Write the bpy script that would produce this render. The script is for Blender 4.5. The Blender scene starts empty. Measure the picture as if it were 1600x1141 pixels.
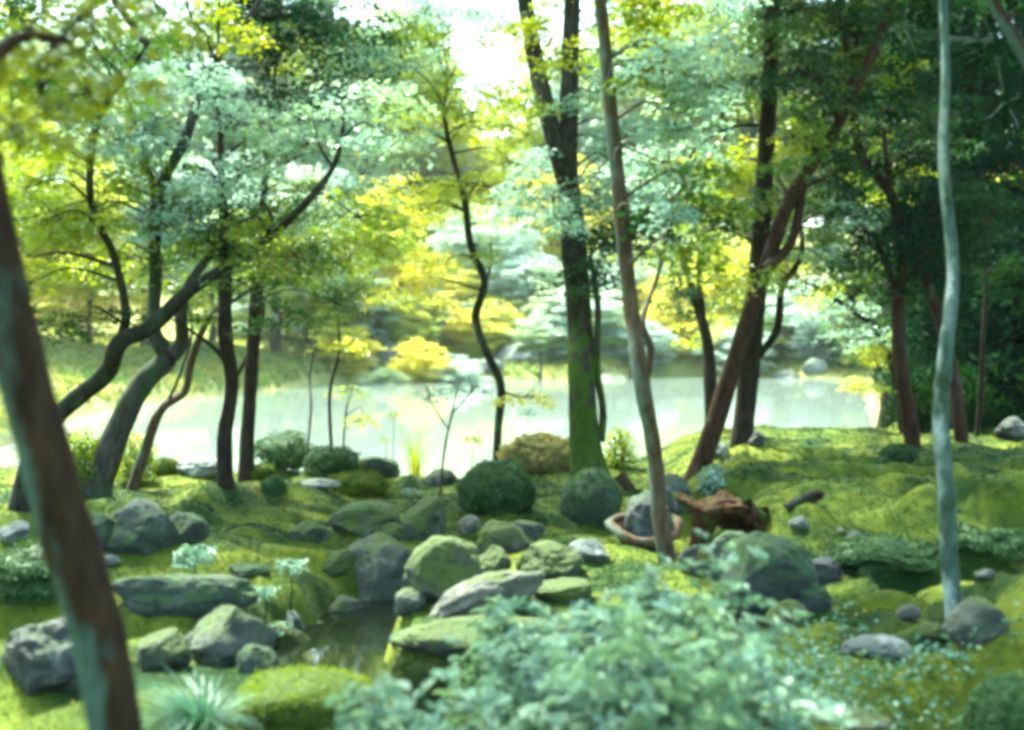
import bpy, math, random
import numpy as np
from mathutils import Vector
sc = bpy.context.scene
R = math.radians
# ------------------------------------------------------------------ camera, sky, sun, exposure
F = 2000.0; CH = 1.65; PITCH = math.atan(45.5 / F)
cam_d = bpy.data.cameras.new('camera'); cam = bpy.data.objects.new('camera', cam_d)
sc.collection.objects.link(cam); sc.camera = cam
cam_d.sensor_width = 36; cam_d.lens = 36 * F / 1600
cam.location = (0, 0, CH); cam.rotation_euler = (math.pi / 2 - PITCH, 0, 0)
cam_d.clip_start = 0.05; cam_d.clip_end = 1500
cam_d.dof.use_dof = True; cam_d.dof.focus_distance = 11.0; cam_d.dof.aperture_fstop = 1.25
SUN_EL, SUN_AZ = R(60), R(-36)          # azimuth from +Y, clockwise
w = bpy.data.worlds.new('World'); sc.world = w; w.use_nodes = True
nt = w.node_tree; bg = nt.nodes['Background']
sky = nt.nodes.new('ShaderNodeTexSky'); sky.sky_type = 'NISHITA'; sky.sun_disc = False
sky.sun_elevation = SUN_EL; sky.sun_rotation = SUN_AZ
sky.air_density = 1.0; sky.dust_density = 4.0; sky.ozone_density = 1.0
nt.links.new(sky.outputs[0], bg.inputs[0]); bg.inputs[1].default_value = 0.11
sd_ = bpy.data.lights.new('sun', 'SUN'); sun = bpy.data.objects.new('sun', sd_)
sc.collection.objects.link(sun); sd_.energy = 2.6; sd_.angle = R(8); sd_.color = (1, .95, .86)
sv = Vector((math.sin(SUN_AZ) * math.cos(SUN_EL), math.cos(SUN_AZ) * math.cos(SUN_EL), math.sin(SUN_EL)))
sun.rotation_euler = (-sv).to_track_quat('-Z', 'Y').to_euler(); sun.location = (0, 0, 40)
vs = sc.view_settings; vs.view_transform = 'Standard'; vs.look = 'None'; vs.exposure = 3.3
vs.use_white_balance = True; vs.white_balance_temperature = 6200; vs.white_balance_tint = -16; vs.gamma = 1.0
sc.render.film_transparent = False
cy = sc.cycles
cy.use_denoising = True; cy.max_bounces = 8; cy.diffuse_bounces = 4; cy.glossy_bounces = 3
cy.transmission_bounces = 4; cy.caustics_reflective = False; cy.caustics_refractive = False
cy.filter_width = 4.0; cy.sample_clamp_indirect = 6.0

# ------------------------------------------------------------------ helpers
rng = np.random.default_rng(7)
CA, SA = math.cos(PITCH), math.sin(PITCH)
def P(px, py, d):
    """point seen at photo pixel (px, py) at distance d along +Y"""
    xc = (px - 800) / F; yc = (570.5 - py) / F
    dy = CA + yc * SA; dz = -SA + yc * CA
    return np.array([xc / dy * d, d, CH + dz / dy * d])
def Gz(px, py, z):
    a = P(px, py, 1.0); t = (z - CH) / (a[2] - CH)
    return np.array([a[0] * t, t, z])
def vnoise(p, seed=0):
    p = np.asarray(p, float); i = np.floor(p).astype(np.int64); f = p - i; u = f * f * (3 - 2 * f)
    def h(a, b, c):
        n = (a * 374761393 + b * 668265263 + c * 1274126177 + seed * 362437) & 0xffffffff
        n = ((n ^ (n >> 13)) * 1274126177) & 0xffffffff
        n = ((n ^ (n >> 16)) * 2246822519) & 0xffffffff
        return ((n ^ (n >> 15)) & 0xffff) / 32767.5 - 1.0
    x, y, z = i[..., 0], i[..., 1], i[..., 2]; ux, uy, uz = u[..., 0], u[..., 1], u[..., 2]
    r = 0
    for dx in (0, 1):
        wx = ux if dx else 1 - ux
        for dy in (0, 1):
            wy = uy if dy else 1 - uy
            for dz in (0, 1):
                wz = uz if dz else 1 - uz
                r = r + wx * wy * wz * h(x + dx, y + dy, z + dz)
    return r
def fbm(p, o=4, seed=0):
    p = np.asarray(p, float); r = 0; a = 1.0
    for k in range(o):
        r = r + a * vnoise(p * (2.03 ** k), seed + k * 17); a *= .5
    return r
def sstep(a, b, x):
    t = np.clip((x - a) / (b - a), 0, 1); return t * t * (3 - 2 * t)
def seg_dist(x, y, pts, closed):
    n = len(pts); best = np.full(x.shape, 1e9); inside = np.zeros(x.shape, bool)
    for k in range(n if closed else n - 1):
        ax, ay = pts[k]; bx, by = pts[(k + 1) % n]
        vx, vy = bx - ax, by - ay
        t = np.clip(((x - ax) * vx + (y - ay) * vy) / (vx * vx + vy * vy), 0, 1)
        best = np.minimum(best, np.hypot(x - ax - t * vx, y - ay - t * vy))
        if closed and by != ay:
            c = ((ay > y) != (by > y)) & (x < (bx - ax) * (y - ay) / (by - ay) + ax)
            inside ^= c
    return np.where(inside, -best, best) if closed else best
POND = [(-7.2, 17.2), (-6, 16.4), (-2.6, 15.9), (-1.6, 15.3), (-.6, 15.3), (.1, 16.2), (1.2, 16.9), (2.5, 18),
        (4, 18.8), (5.6, 19.0), (6.3, 20), (7.5, 25), (10, 35), (14, 50), (17, 60), (13, 65), (6, 64), (3, 61), (0, 60.5),
        (-3, 60.5), (-6, 60.5), (-8.5, 55), (-9, 47), (-10.5, 42), (-11.2, 37), (-11.2, 33), (-10.2, 26), (-8.6, 20)]
STREAM = [(-.45, 9.4), (-.95, 8.5), (-1.1, 7.6), (-1.3, 7.0), (-2.2, 6.9), (-3.4, 7.0), (-5.5, 6.6)]
STREAM2 = [(-1.1, 7.4), (-.8, 6.4), (-.45, 5.4), (-.3, 4.0)]
def cushions(x, y):
    # pillow shaped moss cushions packed side by side
    w1 = .25 * vnoise(np.stack([x * 1.7, y * 1.7, x * 0], -1), 5); w2 = .25 * vnoise(np.stack([x * 1.7, y * 1.7, x * 0 + 5.5], -1), 6)
    u, v = (x + w1) * 1.75, (y + w2) * 2.7; iu, iv = np.floor(u), np.floor(v); best = np.full(x.shape, 9.)
    for a in (-1, 0, 1):
        for b in (-1, 0, 1):
            cu, cv = iu + a, iv + b; q = np.stack([cu, cv, cu * 0], -1)
            best = np.minimum(best, (cu + .5 + .42 * vnoise(q, 101) - u) ** 2 + (cv + .5 + .42 * vnoise(q, 102) - v) ** 2)
    return .75 - np.clip(best, 0, 1.1)
MOUNDS = [  # x, y, rx, ry, height : moss hummocks of the garden
    (-2.55, 5.6, .6, .5, .30), (2.75, 5.9, .55, .7, .42), (.35, 16.0, .9, .7, .32), (.55, 8.6, .8, .7, .16),
    (-2.0, 8.9, .9, .4, .10), (-2.7, 11.5, 1.2, .5, .14), (-1.9, 10.2, .8, .4, .1), (3.4, 8.1, .8, .9, .22), (2.6, 12.5, 1.6, .8, .14),
    (4.6, 9.4, .9, 1.0, .28), (1.9, 6.9, .9, .5, .12), (5.2, 14.5, 2.0, 1.2, .16), (-3.1, 8.3, .7, .5, .18), (-1.65, 7.75, .45, .3, .14)]
def H(x, y):
    x = np.asarray(x, float); y = np.asarray(y, float)
    p3 = np.stack([x, y, np.zeros_like(x)], -1)
    near = 1 - sstep(26, 40, y)
    z = near * (.05 * fbm(p3 * 1.3, 3, 3))
    fine = near * (1 - sstep(10, 22, y))
    z = z + fine * (.04 + .12 * np.clip(sstep(.9, 1.8, x) * (1 - sstep(9.5, 11, y)) + sstep(8.2, 7, y) + .5 * (1 + vnoise(p3 * .7, 22)) * .35, 0, 1)) * cushions(x, y)
    z = z + fine * .10 * sstep(1.2, 2.2, np.abs(x + .2)) * fbm(p3 * np.array([1.5, 2.2, 1]) + 4, 2, 61)
    z = z + .5 * (1 - near) * fbm(p3 * .12, 3, 8)
    for mx, my, rx, ry, h in MOUNDS:
        z = z + h * np.exp(-((x - mx) / rx) ** 2 - ((y - my) / ry) ** 2)
    q = y * 1.15 + .95 * fbm(p3 * .6 + 3, 2, 71) + .3 * fbm(p3 * 1.9, 2, 73)
    qf = q - np.floor(q)
    z = z + fine * .36 * np.clip(.35 + .9 * vnoise(p3 * np.array([.8, .5, 1]) + 7, 75), 0, 1.1) * (sstep(.66, .96, qf) - qf)
    wob = .3 * vnoise(p3 * 1.1, 31)
    z = z + sstep(9.2, 9.75, y + wob) * sstep(1.5, 2.4, x) * .32 * near
    z = z - .16 * np.exp(-((y + wob - 9.0) / .45) ** 2) * sstep(1.6, 2.4, x)
    z = z + sstep(8.1, 8.5, y + wob) * sstep(-1.2, -2.0, x) * .10 * near * (1 - sstep(12, 15, y))
    ds = np.minimum(seg_dist(x, y, STREAM, False), seg_dist(x, y, STREAM2, False) + .05)
    z = np.where(ds < 1.2, z - .52 * (1 - sstep(.20, .52, ds + .08 * vnoise(p3 * 2.5, 44))), z)
    sd = seg_dist(x, y, POND, True) + .25 * vnoise(p3 * .8, 51) * (y < 30)
    far = sstep(19.5, 30, y) + sstep(7, 12, np.abs(x)) * sstep(19, 24, y) * .3
    far = np.clip(far, 0, 1)
    sl = .10 + .16 * sstep(-5, -9, x); hill = np.where(sd < 5, sl * sd, sl * 5 + .16 * (sd - 5)); hill = np.clip(hill, 0, 15)
    z = z + far * hill * (sd > 0)
    k = sstep(-1.3, .75, sd)
    return np.where(sd > .75, z, -1.0 + k * (z + 1.0))
def hz(x, y): return float(H(np.array([x]), np.array([y]))[0])
TS = np.concatenate([np.linspace(2.5, 25, 900), np.linspace(25.1, 140, 500)])
def G(px, py):
    a = P(px, py, 1.0); z = CH + (a[2] - CH) * TS; g = H(a[0] * TS, TS)
    k = np.argmax(z < g); t = TS[k] if (z < g).any() else 99.
    if t > 19.6 and py < 770:      # over the brow of the near bank: stand on the brow
        near = (TS > 13) & (TS < 18); t = TS[near][np.argmax((g - z)[near])]
    return np.array([a[0] * t, t, hz(a[0] * t, t)])

def link(o): sc.collection.objects.link(o); return o
def props(o, label=None, cat=None, group=None, kind=None):
    for k, v in (('label', label), ('category', cat), ('group', group), ('kind', kind)):
        if v: o[k] = v
    return o
def empty(name, loc, label=None, cat=None, group=None):
    o = link(bpy.data.objects.new(name, None)); o.location = loc; o.empty_display_size = .1
    return props(o, label, cat, group)
def mesh(name, V, Fs, mat, parent=None, smooth=True, origin=None):
    """V (n,3) world coordinates; Fs: list of equal-length index arrays (grouped)"""
    V = np.asarray(V, np.float32)
    o0 = np.array(parent.location if parent is not None else (origin if origin is not None else (0, 0, 0)), np.float32)
    me = bpy.data.meshes.new(name)
    groups = Fs if isinstance(Fs, list) else [Fs]
    groups = [np.asarray(g, np.int32) for g in groups if len(g)]
    nl = sum(g.size for g in groups); nf = sum(len(g) for g in groups)
    me.vertices.add(len(V)); me.vertices.foreach_set('co', (V - o0).ravel())
    me.loops.add(nl); me.loops.foreach_set('vertex_index', np.concatenate([g.ravel() for g in groups]))
    me.polygons.add(nf)
    tot = np.concatenate([np.full(len(g), g.shape[1], np.int32) for g in groups])
    st = np.concatenate([[0], np.cumsum(tot)[:-1]]).astype(np.int32)
    me.polygons.foreach_set('loop_start', st)
    me.polygons.foreach_set('use_smooth', np.full(nf, smooth))
    me.update(calc_edges=True); me.validate()
    if mat: me.materials.append(mat)
    o = link(bpy.data.objects.new(name, me))
    if parent is not None: o.parent = parent
    else: o.location = o0
    return o
class Buf:
    def __init__(s): s.v = []; s.f = {}; s.n = 0
    def add(s, V, Fa):
        Fa = np.asarray(Fa); s.v.append(np.asarray(V)); s.f.setdefault(Fa.shape[1], []).append(Fa + s.n); s.n += len(V)
    def build(s, name, mat, parent=None, **k):
        return mesh(name, np.concatenate(s.v), [np.concatenate(x) for x in s.f.values()], mat, parent, **k)
def spline(pts, n):
    pts = np.asarray(pts, float); m = len(pts)
    q = np.vstack([2 * pts[0] - pts[1], pts, 2 * pts[-1] - pts[-2]])
    out = []
    for k in range(m - 1):
        p0, p1, p2, p3 = q[k:k + 4]
        for t in np.arange(n) / n:
            out.append(.5 * (2 * p1 + (p2 - p0) * t + (2 * p0 - 5 * p1 + 4 * p2 - p3) * t * t + (3 * p1 - p0 - 3 * p2 + p3) * t ** 3))
    out.append(pts[-1]); return np.array(out)
def tube(buf, pts, rad, sides=10, n=5, rough=.08, seed=0, flare=0):
    """tapered limb along a spline"""
    pr = spline(np.column_stack([pts, rad]), n); C, r = pr[:, :3], np.maximum(pr[:, 3], .002)
    T = np.gradient(C, axis=0); T /= np.linalg.norm(T, axis=1)[:, None] + 1e-9
    ref = np.array([.3, 1, .1]); U = np.cross(T, ref); U /= np.linalg.norm(U, axis=1)[:, None] + 1e-9
    W = np.cross(T, U); a = np.arange(sides) * 2 * np.pi / sides
    dirs = U[:, None] * np.cos(a)[None, :, None] + W[:, None] * np.sin(a)[None, :, None]
    base = C[:, None] + dirs * r[:, None, None]
    k = 1 + rough * fbm(base * np.array([5, 5, 2.2]) / max(.3, float(r.mean()) * 9), 3, seed) if rough else np.ones(base.shape[:2])
    if flare:
        hh = np.clip((C[:, 2] - C[0, 2]) / .45, 0, 1)
        k = k * (1 + flare * (1 - hh[:, None]) ** 2 * (1 + .45 * np.sin(a * 4 + seed)[None]))
    V = (C[:, None] + dirs * (r[:, None] * k)[..., None]).reshape(-1, 3)
    m = len(C); i = np.arange(m - 1)[:, None] * sides + np.arange(sides)[None]
    j = np.arange(m - 1)[:, None] * sides + (np.arange(sides)[None] + 1) % sides
    buf.add(V, np.stack([i, j, j + sides, i + sides], -1).reshape(-1, 4))
    buf.add(np.vstack([V[-sides:], C[-1:] + T[-1:] * r[-1]]), [(q, (q + 1) % sides, sides) for q in range(sides)])
def leaves(C, N, L, asp=.75, fold=.18, fine=False, T=None):
    """one small folded leaf per centre; returns verts, faces"""
    n = len(C); N = N / (np.linalg.norm(N, axis=1)[:, None] + 1e-9)
    t = rng.normal(size=(n, 3)) if T is None else T.copy(); t -= (t * N).sum(1)[:, None] * N; t /= np.linalg.norm(t, axis=1)[:, None] + 1e-9
    b = np.cross(N, t); L = np.broadcast_to(L, (n,))[:, None]; Wd = L * asp
    if fine:
        s = [(-.5, 0, 0), (-.22, .36, fold), (.2, .40, fold), (.5, 0, -.06), (.2, -.40, fold), (-.22, -.36, fold)]
        V = np.stack([C + t * L * q[0] + b * Wd * q[1] + N * L * q[2] for q in s], 1).reshape(-1, 3)
        o = np.arange(n)[:, None] * 6
        return V, np.concatenate([o + np.array([0, 3, 2, 1]), o + np.array([0, 5, 4, 3])])
    V = np.stack([C - t * L * .5, C + b * Wd * .5 + N * L * fold, C + t * L * .5, C - b * Wd * .5 + N * L * fold], 1).reshape(-1, 3)
    o = np.arange(n)[:, None] * 4
    return V, np.concatenate([o + np.array([0, 2, 1]), o + np.array([0, 3, 2])])
def ball(n):
    v = rng.normal(size=(n, 3)); v /= np.linalg.norm(v, axis=1)[:, None]
    return v * rng.random((n, 1)) ** (1 / 3)
def sprays(S, rad, per, lsize, jit=.4, droop=.35, asp=.75):
    """flat layered sprays of leaves (as a maple carries them) round the points S"""
    k = len(S); m = k * per; ii = np.repeat(np.arange(k), per)
    rr = np.broadcast_to(rad, (k,))[ii] * np.sqrt(rng.random(m)); a = rng.random(m) * 2 * np.pi
    ax = rng.normal(size=(k, 2)) * .16
    dx, dy = rr * np.cos(a), rr * np.sin(a)
    z = ax[ii, 0] * dx + ax[ii, 1] * dy - droop * rr * rr / np.broadcast_to(rad, (k,))[ii] + rng.normal(size=m) * .025
    C = S[ii] + np.stack([dx, dy, z], 1)
    N = np.stack([dx / (rr + .05) * .45, dy / (rr + .05) * .45, np.ones(m)], 1) + rng.normal(size=(m, 3)) * jit
    return leaves(C, N, lsize * (.6 + .7 * rng.random(m)), asp)

# ------------------------------------------------------------------ materials
def mat(name):
    m = bpy.data.materials.new(name); m.use_nodes = True; t = m.node_tree; t.nodes.clear()
    o = t.nodes.new('ShaderNodeOutputMaterial'); return m, t, o
def nd(t, typ, **k):
    n = t.nodes.new('ShaderNode' + typ)
    for a, b in k.items():
        if a.startswith('i_'):
            key = a[2:]; key = int(key) if key.isdigit() else key.replace('_', ' ')
            n.inputs[key].default_value = b
        else: setattr(n, a, b)
    return n
def c4(c): return (c[0], c[1], c[2], 1)
def ramp(t, fac, stops):
    n = t.nodes.new('ShaderNodeValToRGB'); e = n.color_ramp.elements
    while len(e) < len(stops): e.new(.5)
    for q, (p, c) in zip(e, stops): q.position = p; q.color = c4(c) if hasattr(c, '__len__') else (c, c, c, 1)
    t.links.new(fac, n.inputs[0]); return n.outputs[0]
def mixc(t, fac, a, b):
    n = t.nodes.new('ShaderNodeMix'); n.data_type = 'RGBA'
    for s, v in ((0, fac), (6, a), (7, b)):
        if hasattr(v, 'links') or hasattr(v, 'is_linked'): t.links.new(v, n.inputs[s])
        elif s == 0: n.inputs[0].default_value = v
        else: n.inputs[s].default_value = c4(v)
    return n.outputs[2]
def noise(t, vec, scale, detail=4, rough=.55, dist=0):
    n = nd(t, 'TexNoise', i_Scale=scale, i_Detail=detail, i_Roughness=rough, i_Distortion=dist)
    if vec is not None: t.links.new(vec, n.inputs['Vector'])
    return n.outputs['Fac']
def coords(t, scale=(1, 1, 1)):
    g = nd(t, 'NewGeometry'); m = nd(t, 'Mapping'); m.inputs['Scale'].default_value = scale
    t.links.new(g.outputs['Position'], m.inputs['Vector']); return m.outputs[0]
def leafmat(name, a, b, c, trans=.45, rough=.38, spec=.5, clump=.9):
    m, t, o = mat(name); g = nd(t, 'NewGeometry')
    col = ramp(t, g.outputs['Random Per Island'], [(0, a), (.55, b), (1, [x * .8 for x in a])])
    ns = ramp(t, noise(t, coords(t), clump, 2), [(.46, 0.), (.64, 1.)])
    col = mixc(t, ns, col, c)
    p = nd(t, 'BsdfPrincipled', i_Roughness=rough); p.inputs['Specular IOR Level'].default_value = spec
    tr = nd(t, 'BsdfTranslucent'); br = nd(t, 'HueSaturation', i_Value=1.25, i_Saturation=1.1, i_Hue=.485)
    t.links.new(col, p.inputs['Base Color']); t.links.new(col, br.inputs['Color']); t.links.new(br.outputs[0], tr.inputs[0])
    mx = nd(t, 'MixShader', i_0=trans); t.links.new(p.outputs[0], mx.inputs[1]); t.links.new(tr.outputs[0], mx.inputs[2])
    t.links.new(mx.outputs[0], o.inputs[0]); return m
LM = {
 'pale':  leafmat('sky_sheen_maple_leaf', (.20, .32, .23), (.34, .46, .37), (.20, .30, .14), .5, .4, .6),  # mint tone puts the sky reflected on leaf tops into the colour
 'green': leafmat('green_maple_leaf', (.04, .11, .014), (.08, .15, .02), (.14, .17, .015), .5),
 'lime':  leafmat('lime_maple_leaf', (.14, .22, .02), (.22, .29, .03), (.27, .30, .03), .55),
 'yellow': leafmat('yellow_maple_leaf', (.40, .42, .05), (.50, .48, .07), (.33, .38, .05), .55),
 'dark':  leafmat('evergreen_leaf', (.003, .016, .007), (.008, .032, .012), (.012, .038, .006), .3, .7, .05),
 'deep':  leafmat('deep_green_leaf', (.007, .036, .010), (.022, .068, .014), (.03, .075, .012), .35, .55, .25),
 'shrub': leafmat('shrub_leaf', (.10, .19, .115), (.32, .42, .33), (.16, .25, .12), .3, .55, .35, 2.2),
 'cover': leafmat('ground_cover_leaf', (.10, .21, .13), (.20, .33, .25), (.09, .17, .05), .3, .4, .6, 3),
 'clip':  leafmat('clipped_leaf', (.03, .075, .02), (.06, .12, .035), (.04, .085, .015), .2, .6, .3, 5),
 'olive': leafmat('olive_moss_leaf', (.08, .115, .008), (.14, .16, .013), (.05, .09, .008), .25, .8, .15, 4),
 'sedge': leafmat('sedge_blade', (.07, .16, .09), (.15, .26, .18), (.05, .12, .04), .3, .4, .5, 5),
 'straw': leafmat('straw_blade', (.34, .31, .11), (.27, .27, .08), (.30, .24, .09), .3, .6, .3, 3),
 'glow_pale':  leafmat('far_pale_glow_leaf', (.34, .44, .36), (.48, .56, .50), (.36, .45, .24), .5, .5, .5, .25),  # far leaf colours lightened to carry the glow beyond the pond
 'glow_yellow': leafmat('far_yellow_glow_leaf', (.52, .50, .07), (.60, .56, .12), (.42, .48, .08), .55, .5, .4, .25),
 'glow_lime':  leafmat('far_lime_glow_leaf', (.24, .32, .05), (.33, .40, .08), (.38, .40, .07), .55, .5, .4, .25),
 'fallen': leafmat('fallen_leaf', (.30, .20, .05), (.34, .28, .08), (.24, .22, .08), .2, .6, .3, 5),
}
def bark(name, a, b, lichen, amt, side=0., bump=.5, ls=6., zf=0.):
    m, t, o = mat(name); v = coords(t, (1, 1, .22)); vv = coords(t, (1, 1, .5))
    n1 = noise(t, v, 26, 5, .65); col = ramp(t, n1, [(.33, a), (.68, b)])
    ln = noise(t, vv, ls, 5, .6)
    if side:
        g = nd(t, 'NewGeometry'); s = nd(t, 'SeparateXYZ'); t.links.new(g.outputs['Normal'], s.inputs[0])
        k = nd(t, 'Math', operation='MULTIPLY_ADD', i_1=-side, i_2=0.); t.links.new(s.outputs[0], k.inputs[0])
        q = nd(t, 'Math', operation='ADD'); t.links.new(ln, q.inputs[0]); t.links.new(k.outputs[0], q.inputs[1]); ln = q.outputs[0]
    if zf:
        g = nd(t, 'NewGeometry'); s = nd(t, 'SeparateXYZ'); t.links.new(g.outputs['Position'], s.inputs[0])
        k = nd(t, 'MapRange', i_1=1.2, i_2=3.6, i_3=.06, i_4=-zf); t.links.new(s.outputs[2], k.inputs[0])
        q = nd(t, 'Math', operation='ADD'); t.links.new(ln, q.inputs[0]); t.links.new(k.outputs[0], q.inputs[1]); ln = q.outputs[0]
    f = ramp(t, ln, [(max(0, .62 - amt * .4), 0.), (.74 - amt * .4, 1.)])
    lc = ramp(t, noise(t, vv, 30, 3), [(.3, [x * .6 for x in lichen]), (.7, lichen)])
    col = mixc(t, f, col, lc)
    p = nd(t, 'BsdfPrincipled', i_Roughness=.85); p.inputs['Specular IOR Level'].default_value = .1
    bm = nd(t, 'Bump', i_Strength=bump, i_Distance=.02); t.links.new(n1, bm.inputs['Height'])
    t.links.new(bm.outputs[0], p.inputs['Normal'])
    t.links.new(col, p.inputs['Base Color']); t.links.new(p.outputs[0], o.inputs[0]); return m
BK = {
 'near': bark('brown_bark', (.014, .008, .004), (.042, .024, .011), (.065, .10, .075), .38, .20, .8, 5),
 'grey': bark('grey_bark', (.018, .017, .013), (.085, .076, .062), (.05, .08, .035), .3),
 'dark': bark('dark_bark', (.010, .007, .005), (.036, .024, .017), (.03, .045, .015), .15),
 'red':  bark('red_brown_bark', (.016, .008, .0045), (.06, .032, .018), (.11, .085, .065), .12, 0, .8, 4),
 'moss': bark('mossy_bark', (.016, .014, .010), (.06, .052, .038), (.062, .10, .012), .46, 0, 1.0, 9, .35),
 'tan':  bark('tan_bark', (.042, .027, .014), (.12, .082, .048), (.12, .14, .10), .15, .2, .8),
 'lichen': bark('lichen_bark', (.03, .05, .036), (.10, .14, .11), (.34, .39, .345), .19, .14, .9, 6),
 'thin': bark('thin_stem_bark', (.009, .008, .006), (.036, .033, .021), (.045, .08, .035), .22),
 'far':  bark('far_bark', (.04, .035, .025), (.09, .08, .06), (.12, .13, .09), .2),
}
def rockmat(name, a, b, pale, moss, m_amt, scale=5., rough=.75, up=.6):
    m, t, o = mat(name); v = coords(t)
    n1 = noise(t, v, scale * 1.6, 6, .65, .3); n2 = noise(t, v, scale * .9, 5, .6, .5)
    col = ramp(t, n1, [(.3, a), (.7, b)])
    col = mixc(t, ramp(t, n2, [(.56, 0.), (.66, 1.)]), col, pale)
    g = nd(t, 'NewGeometry'); s = nd(t, 'SeparateXYZ'); t.links.new(g.outputs['Normal'], s.inputs[0])
    q = nd(t, 'Math', operation='MULTIPLY_ADD', i_1=.5 * up, i_2=m_amt - .5 * up * .4); t.links.new(s.outputs[2], q.inputs[0])
    q2 = nd(t, 'Math', operation='ADD'); t.links.new(q.outputs[0], q2.inputs[0])
    n3 = noise(t, v, scale, 5, .65); t.links.new(n3, q2.inputs[1])
    f = ramp(t, q2.outputs[0], [(.72, 0.), (.86, 1.)])
    n4 = noise(t, v, 45, 4, .7)
    mc = ramp(t, n4, [(.3, [x * .55 for x in moss]), (.7, moss)])
    col = mixc(t, f, col, mc)
    p = nd(t, 'BsdfPrincipled', i_Roughness=rough)
    bm = nd(t, 'Bump', i_Strength=.9, i_Distance=.04)
    ad = nd(t, 'Math', operation='ADD'); t.links.new(n1, ad.inputs[0]); t.links.new(n4, ad.inputs[1])
    t.links.new(ad.outputs[0], bm.inputs['Height']); t.links.new(bm.outputs[0], p.inputs['Normal'])
    t.links.new(col, p.inputs['Base Color']); t.links.new(p.outputs[0], o.inputs[0]); return m
MO = (.075, .11, .010); MG = (.032, .075, .014)
RK = {
 'grey': rockmat('grey_stone', (.028, .034, .022), (.10, .112, .08), (.24, .245, .195), MO, .17),
 'pale': rockmat('pale_stone', (.055, .056, .040), (.18, .178, .135), (.33, .315, .25), MO, .10),
 'blue': rockmat('blue_grey_stone', (.045, .056, .050), (.135, .155, .14), (.26, .275, .245), MG, .02, 5, .5),
 'dark': rockmat('dark_wet_stone', (.008, .011, .010), (.03, .036, .033), (.09, .105, .10), MG, .16, 5, .4),
 'mossy': rockmat('moss_grown_stone', (.022, .028, .015), (.08, .09, .055), (.15, .155, .11), MO, .40),
 'moss': rockmat('moss_blanket', (.05, .06, .03), (.1, .11, .06), (.12, .14, .06), MO, .62),
 'deep': rockmat('dark_moss_stone', (.014, .022, .017), (.05, .065, .045), (.08, .10, .075), (.045, .09, .016), .28),
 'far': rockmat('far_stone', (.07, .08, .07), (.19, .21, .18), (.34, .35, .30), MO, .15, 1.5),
 'rust': rockmat('rusty_stone', (.25, .13, .06), (.36, .22, .12), (.4, .3, .2), MO, .0),
}
# moss ground: yellow cushions, greener carpet, dark green patches, thin soil
def moss_colour(t, v):
    n1 = noise(t, v, .9, 5, .6, .3); n2 = noise(t, v, 3.2, 5, .65)
    c1 = ramp(t, n1, [(.34, (.022, .055, .006)), (.5, (.058, .088, .008)), (.62, (.19, .20, .018))])
    c2 = ramp(t, n2, [(.36, (.014, .038, .005)), (.64, (.17, .185, .016))])
    col = mixc(t, .5, c1, c2)
    col = mixc(t, ramp(t, noise(t, coords(t, (.8, 1.5, 1)), 1.15, 5, .62, .4), [(.49, 0.), (.58, .92)]), col, (.009, .030, .005))
    return mixc(t, ramp(t, noise(t, v, 1.7, 5, .7, .6), [(.62, 0.), (.72, .75)]), col, (.085, .06, .03))
gm, t, o = mat('moss_ground'); v = coords(t)
n3 = noise(t, v, 60, 3, .7); n5 = noise(t, v, 14, 4, .7); col = moss_colour(t, v)
g = nd(t, 'NewGeometry'); s = nd(t, 'SeparateXYZ'); t.links.new(g.outputs['Position'], s.inputs[0])
mr = nd(t, 'MapRange', i_1=-.42, i_2=-.2); t.links.new(s.outputs[2], mr.inputs[0])
col = mixc(t, mr.outputs[0], (.06, .05, .03), col)
mr2 = nd(t, 'MapRange', i_1=26., i_2=34.); t.links.new(s.outputs[1], mr2.inputs[0])
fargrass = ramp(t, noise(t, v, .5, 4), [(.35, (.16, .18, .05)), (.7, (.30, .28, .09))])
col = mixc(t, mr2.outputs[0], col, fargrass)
p = nd(t, 'BsdfPrincipled', i_Roughness=.9); p.inputs['Specular IOR Level'].default_value = .15
p.inputs['Sheen Weight'].default_value = .08; p.inputs['Sheen Roughness'].default_value = .5
p.inputs['Sheen Tint'].default_value = (.8, .9, .4, 1)
ad = nd(t, 'Math', operation='MULTIPLY_ADD', i_1=1.6); t.links.new(n5, ad.inputs[0]); t.links.new(n3, ad.inputs[2])
bm = nd(t, 'Bump', i_Strength=.4, i_Distance=.03); t.links.new(ad.outputs[0], bm.inputs['Height']); t.links.new(bm.outputs[0], p.inputs['Normal'])
t.links.new(col, p.inputs['Base Color']); t.links.new(p.outputs[0], o.inputs[0])
def watermat(name, col, rough, bs, bstr):
    m, t, o = mat(name); p = nd(t, 'BsdfPrincipled', i_Roughness=rough); p.inputs['Base Color'].default_value = c4(col)
    p.inputs['IOR'].default_value = 1.33
    n = noise(t, coords(t, (1, .35, 1)), bs, 3, .5); bm = nd(t, 'Bump', i_Strength=bstr, i_Distance=.02)
    t.links.new(n, bm.inputs['Height']); t.links.new(bm.outputs[0], p.inputs['Normal'])
    t.links.new(p.outputs[0], o.inputs[0]); return m
W_POND = watermat('pond_water', (.17, .20, .175), .05, 2.2, .12)
W_STR = watermat('stream_water', (.006, .009, .004), .03, 5, .06)

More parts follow.
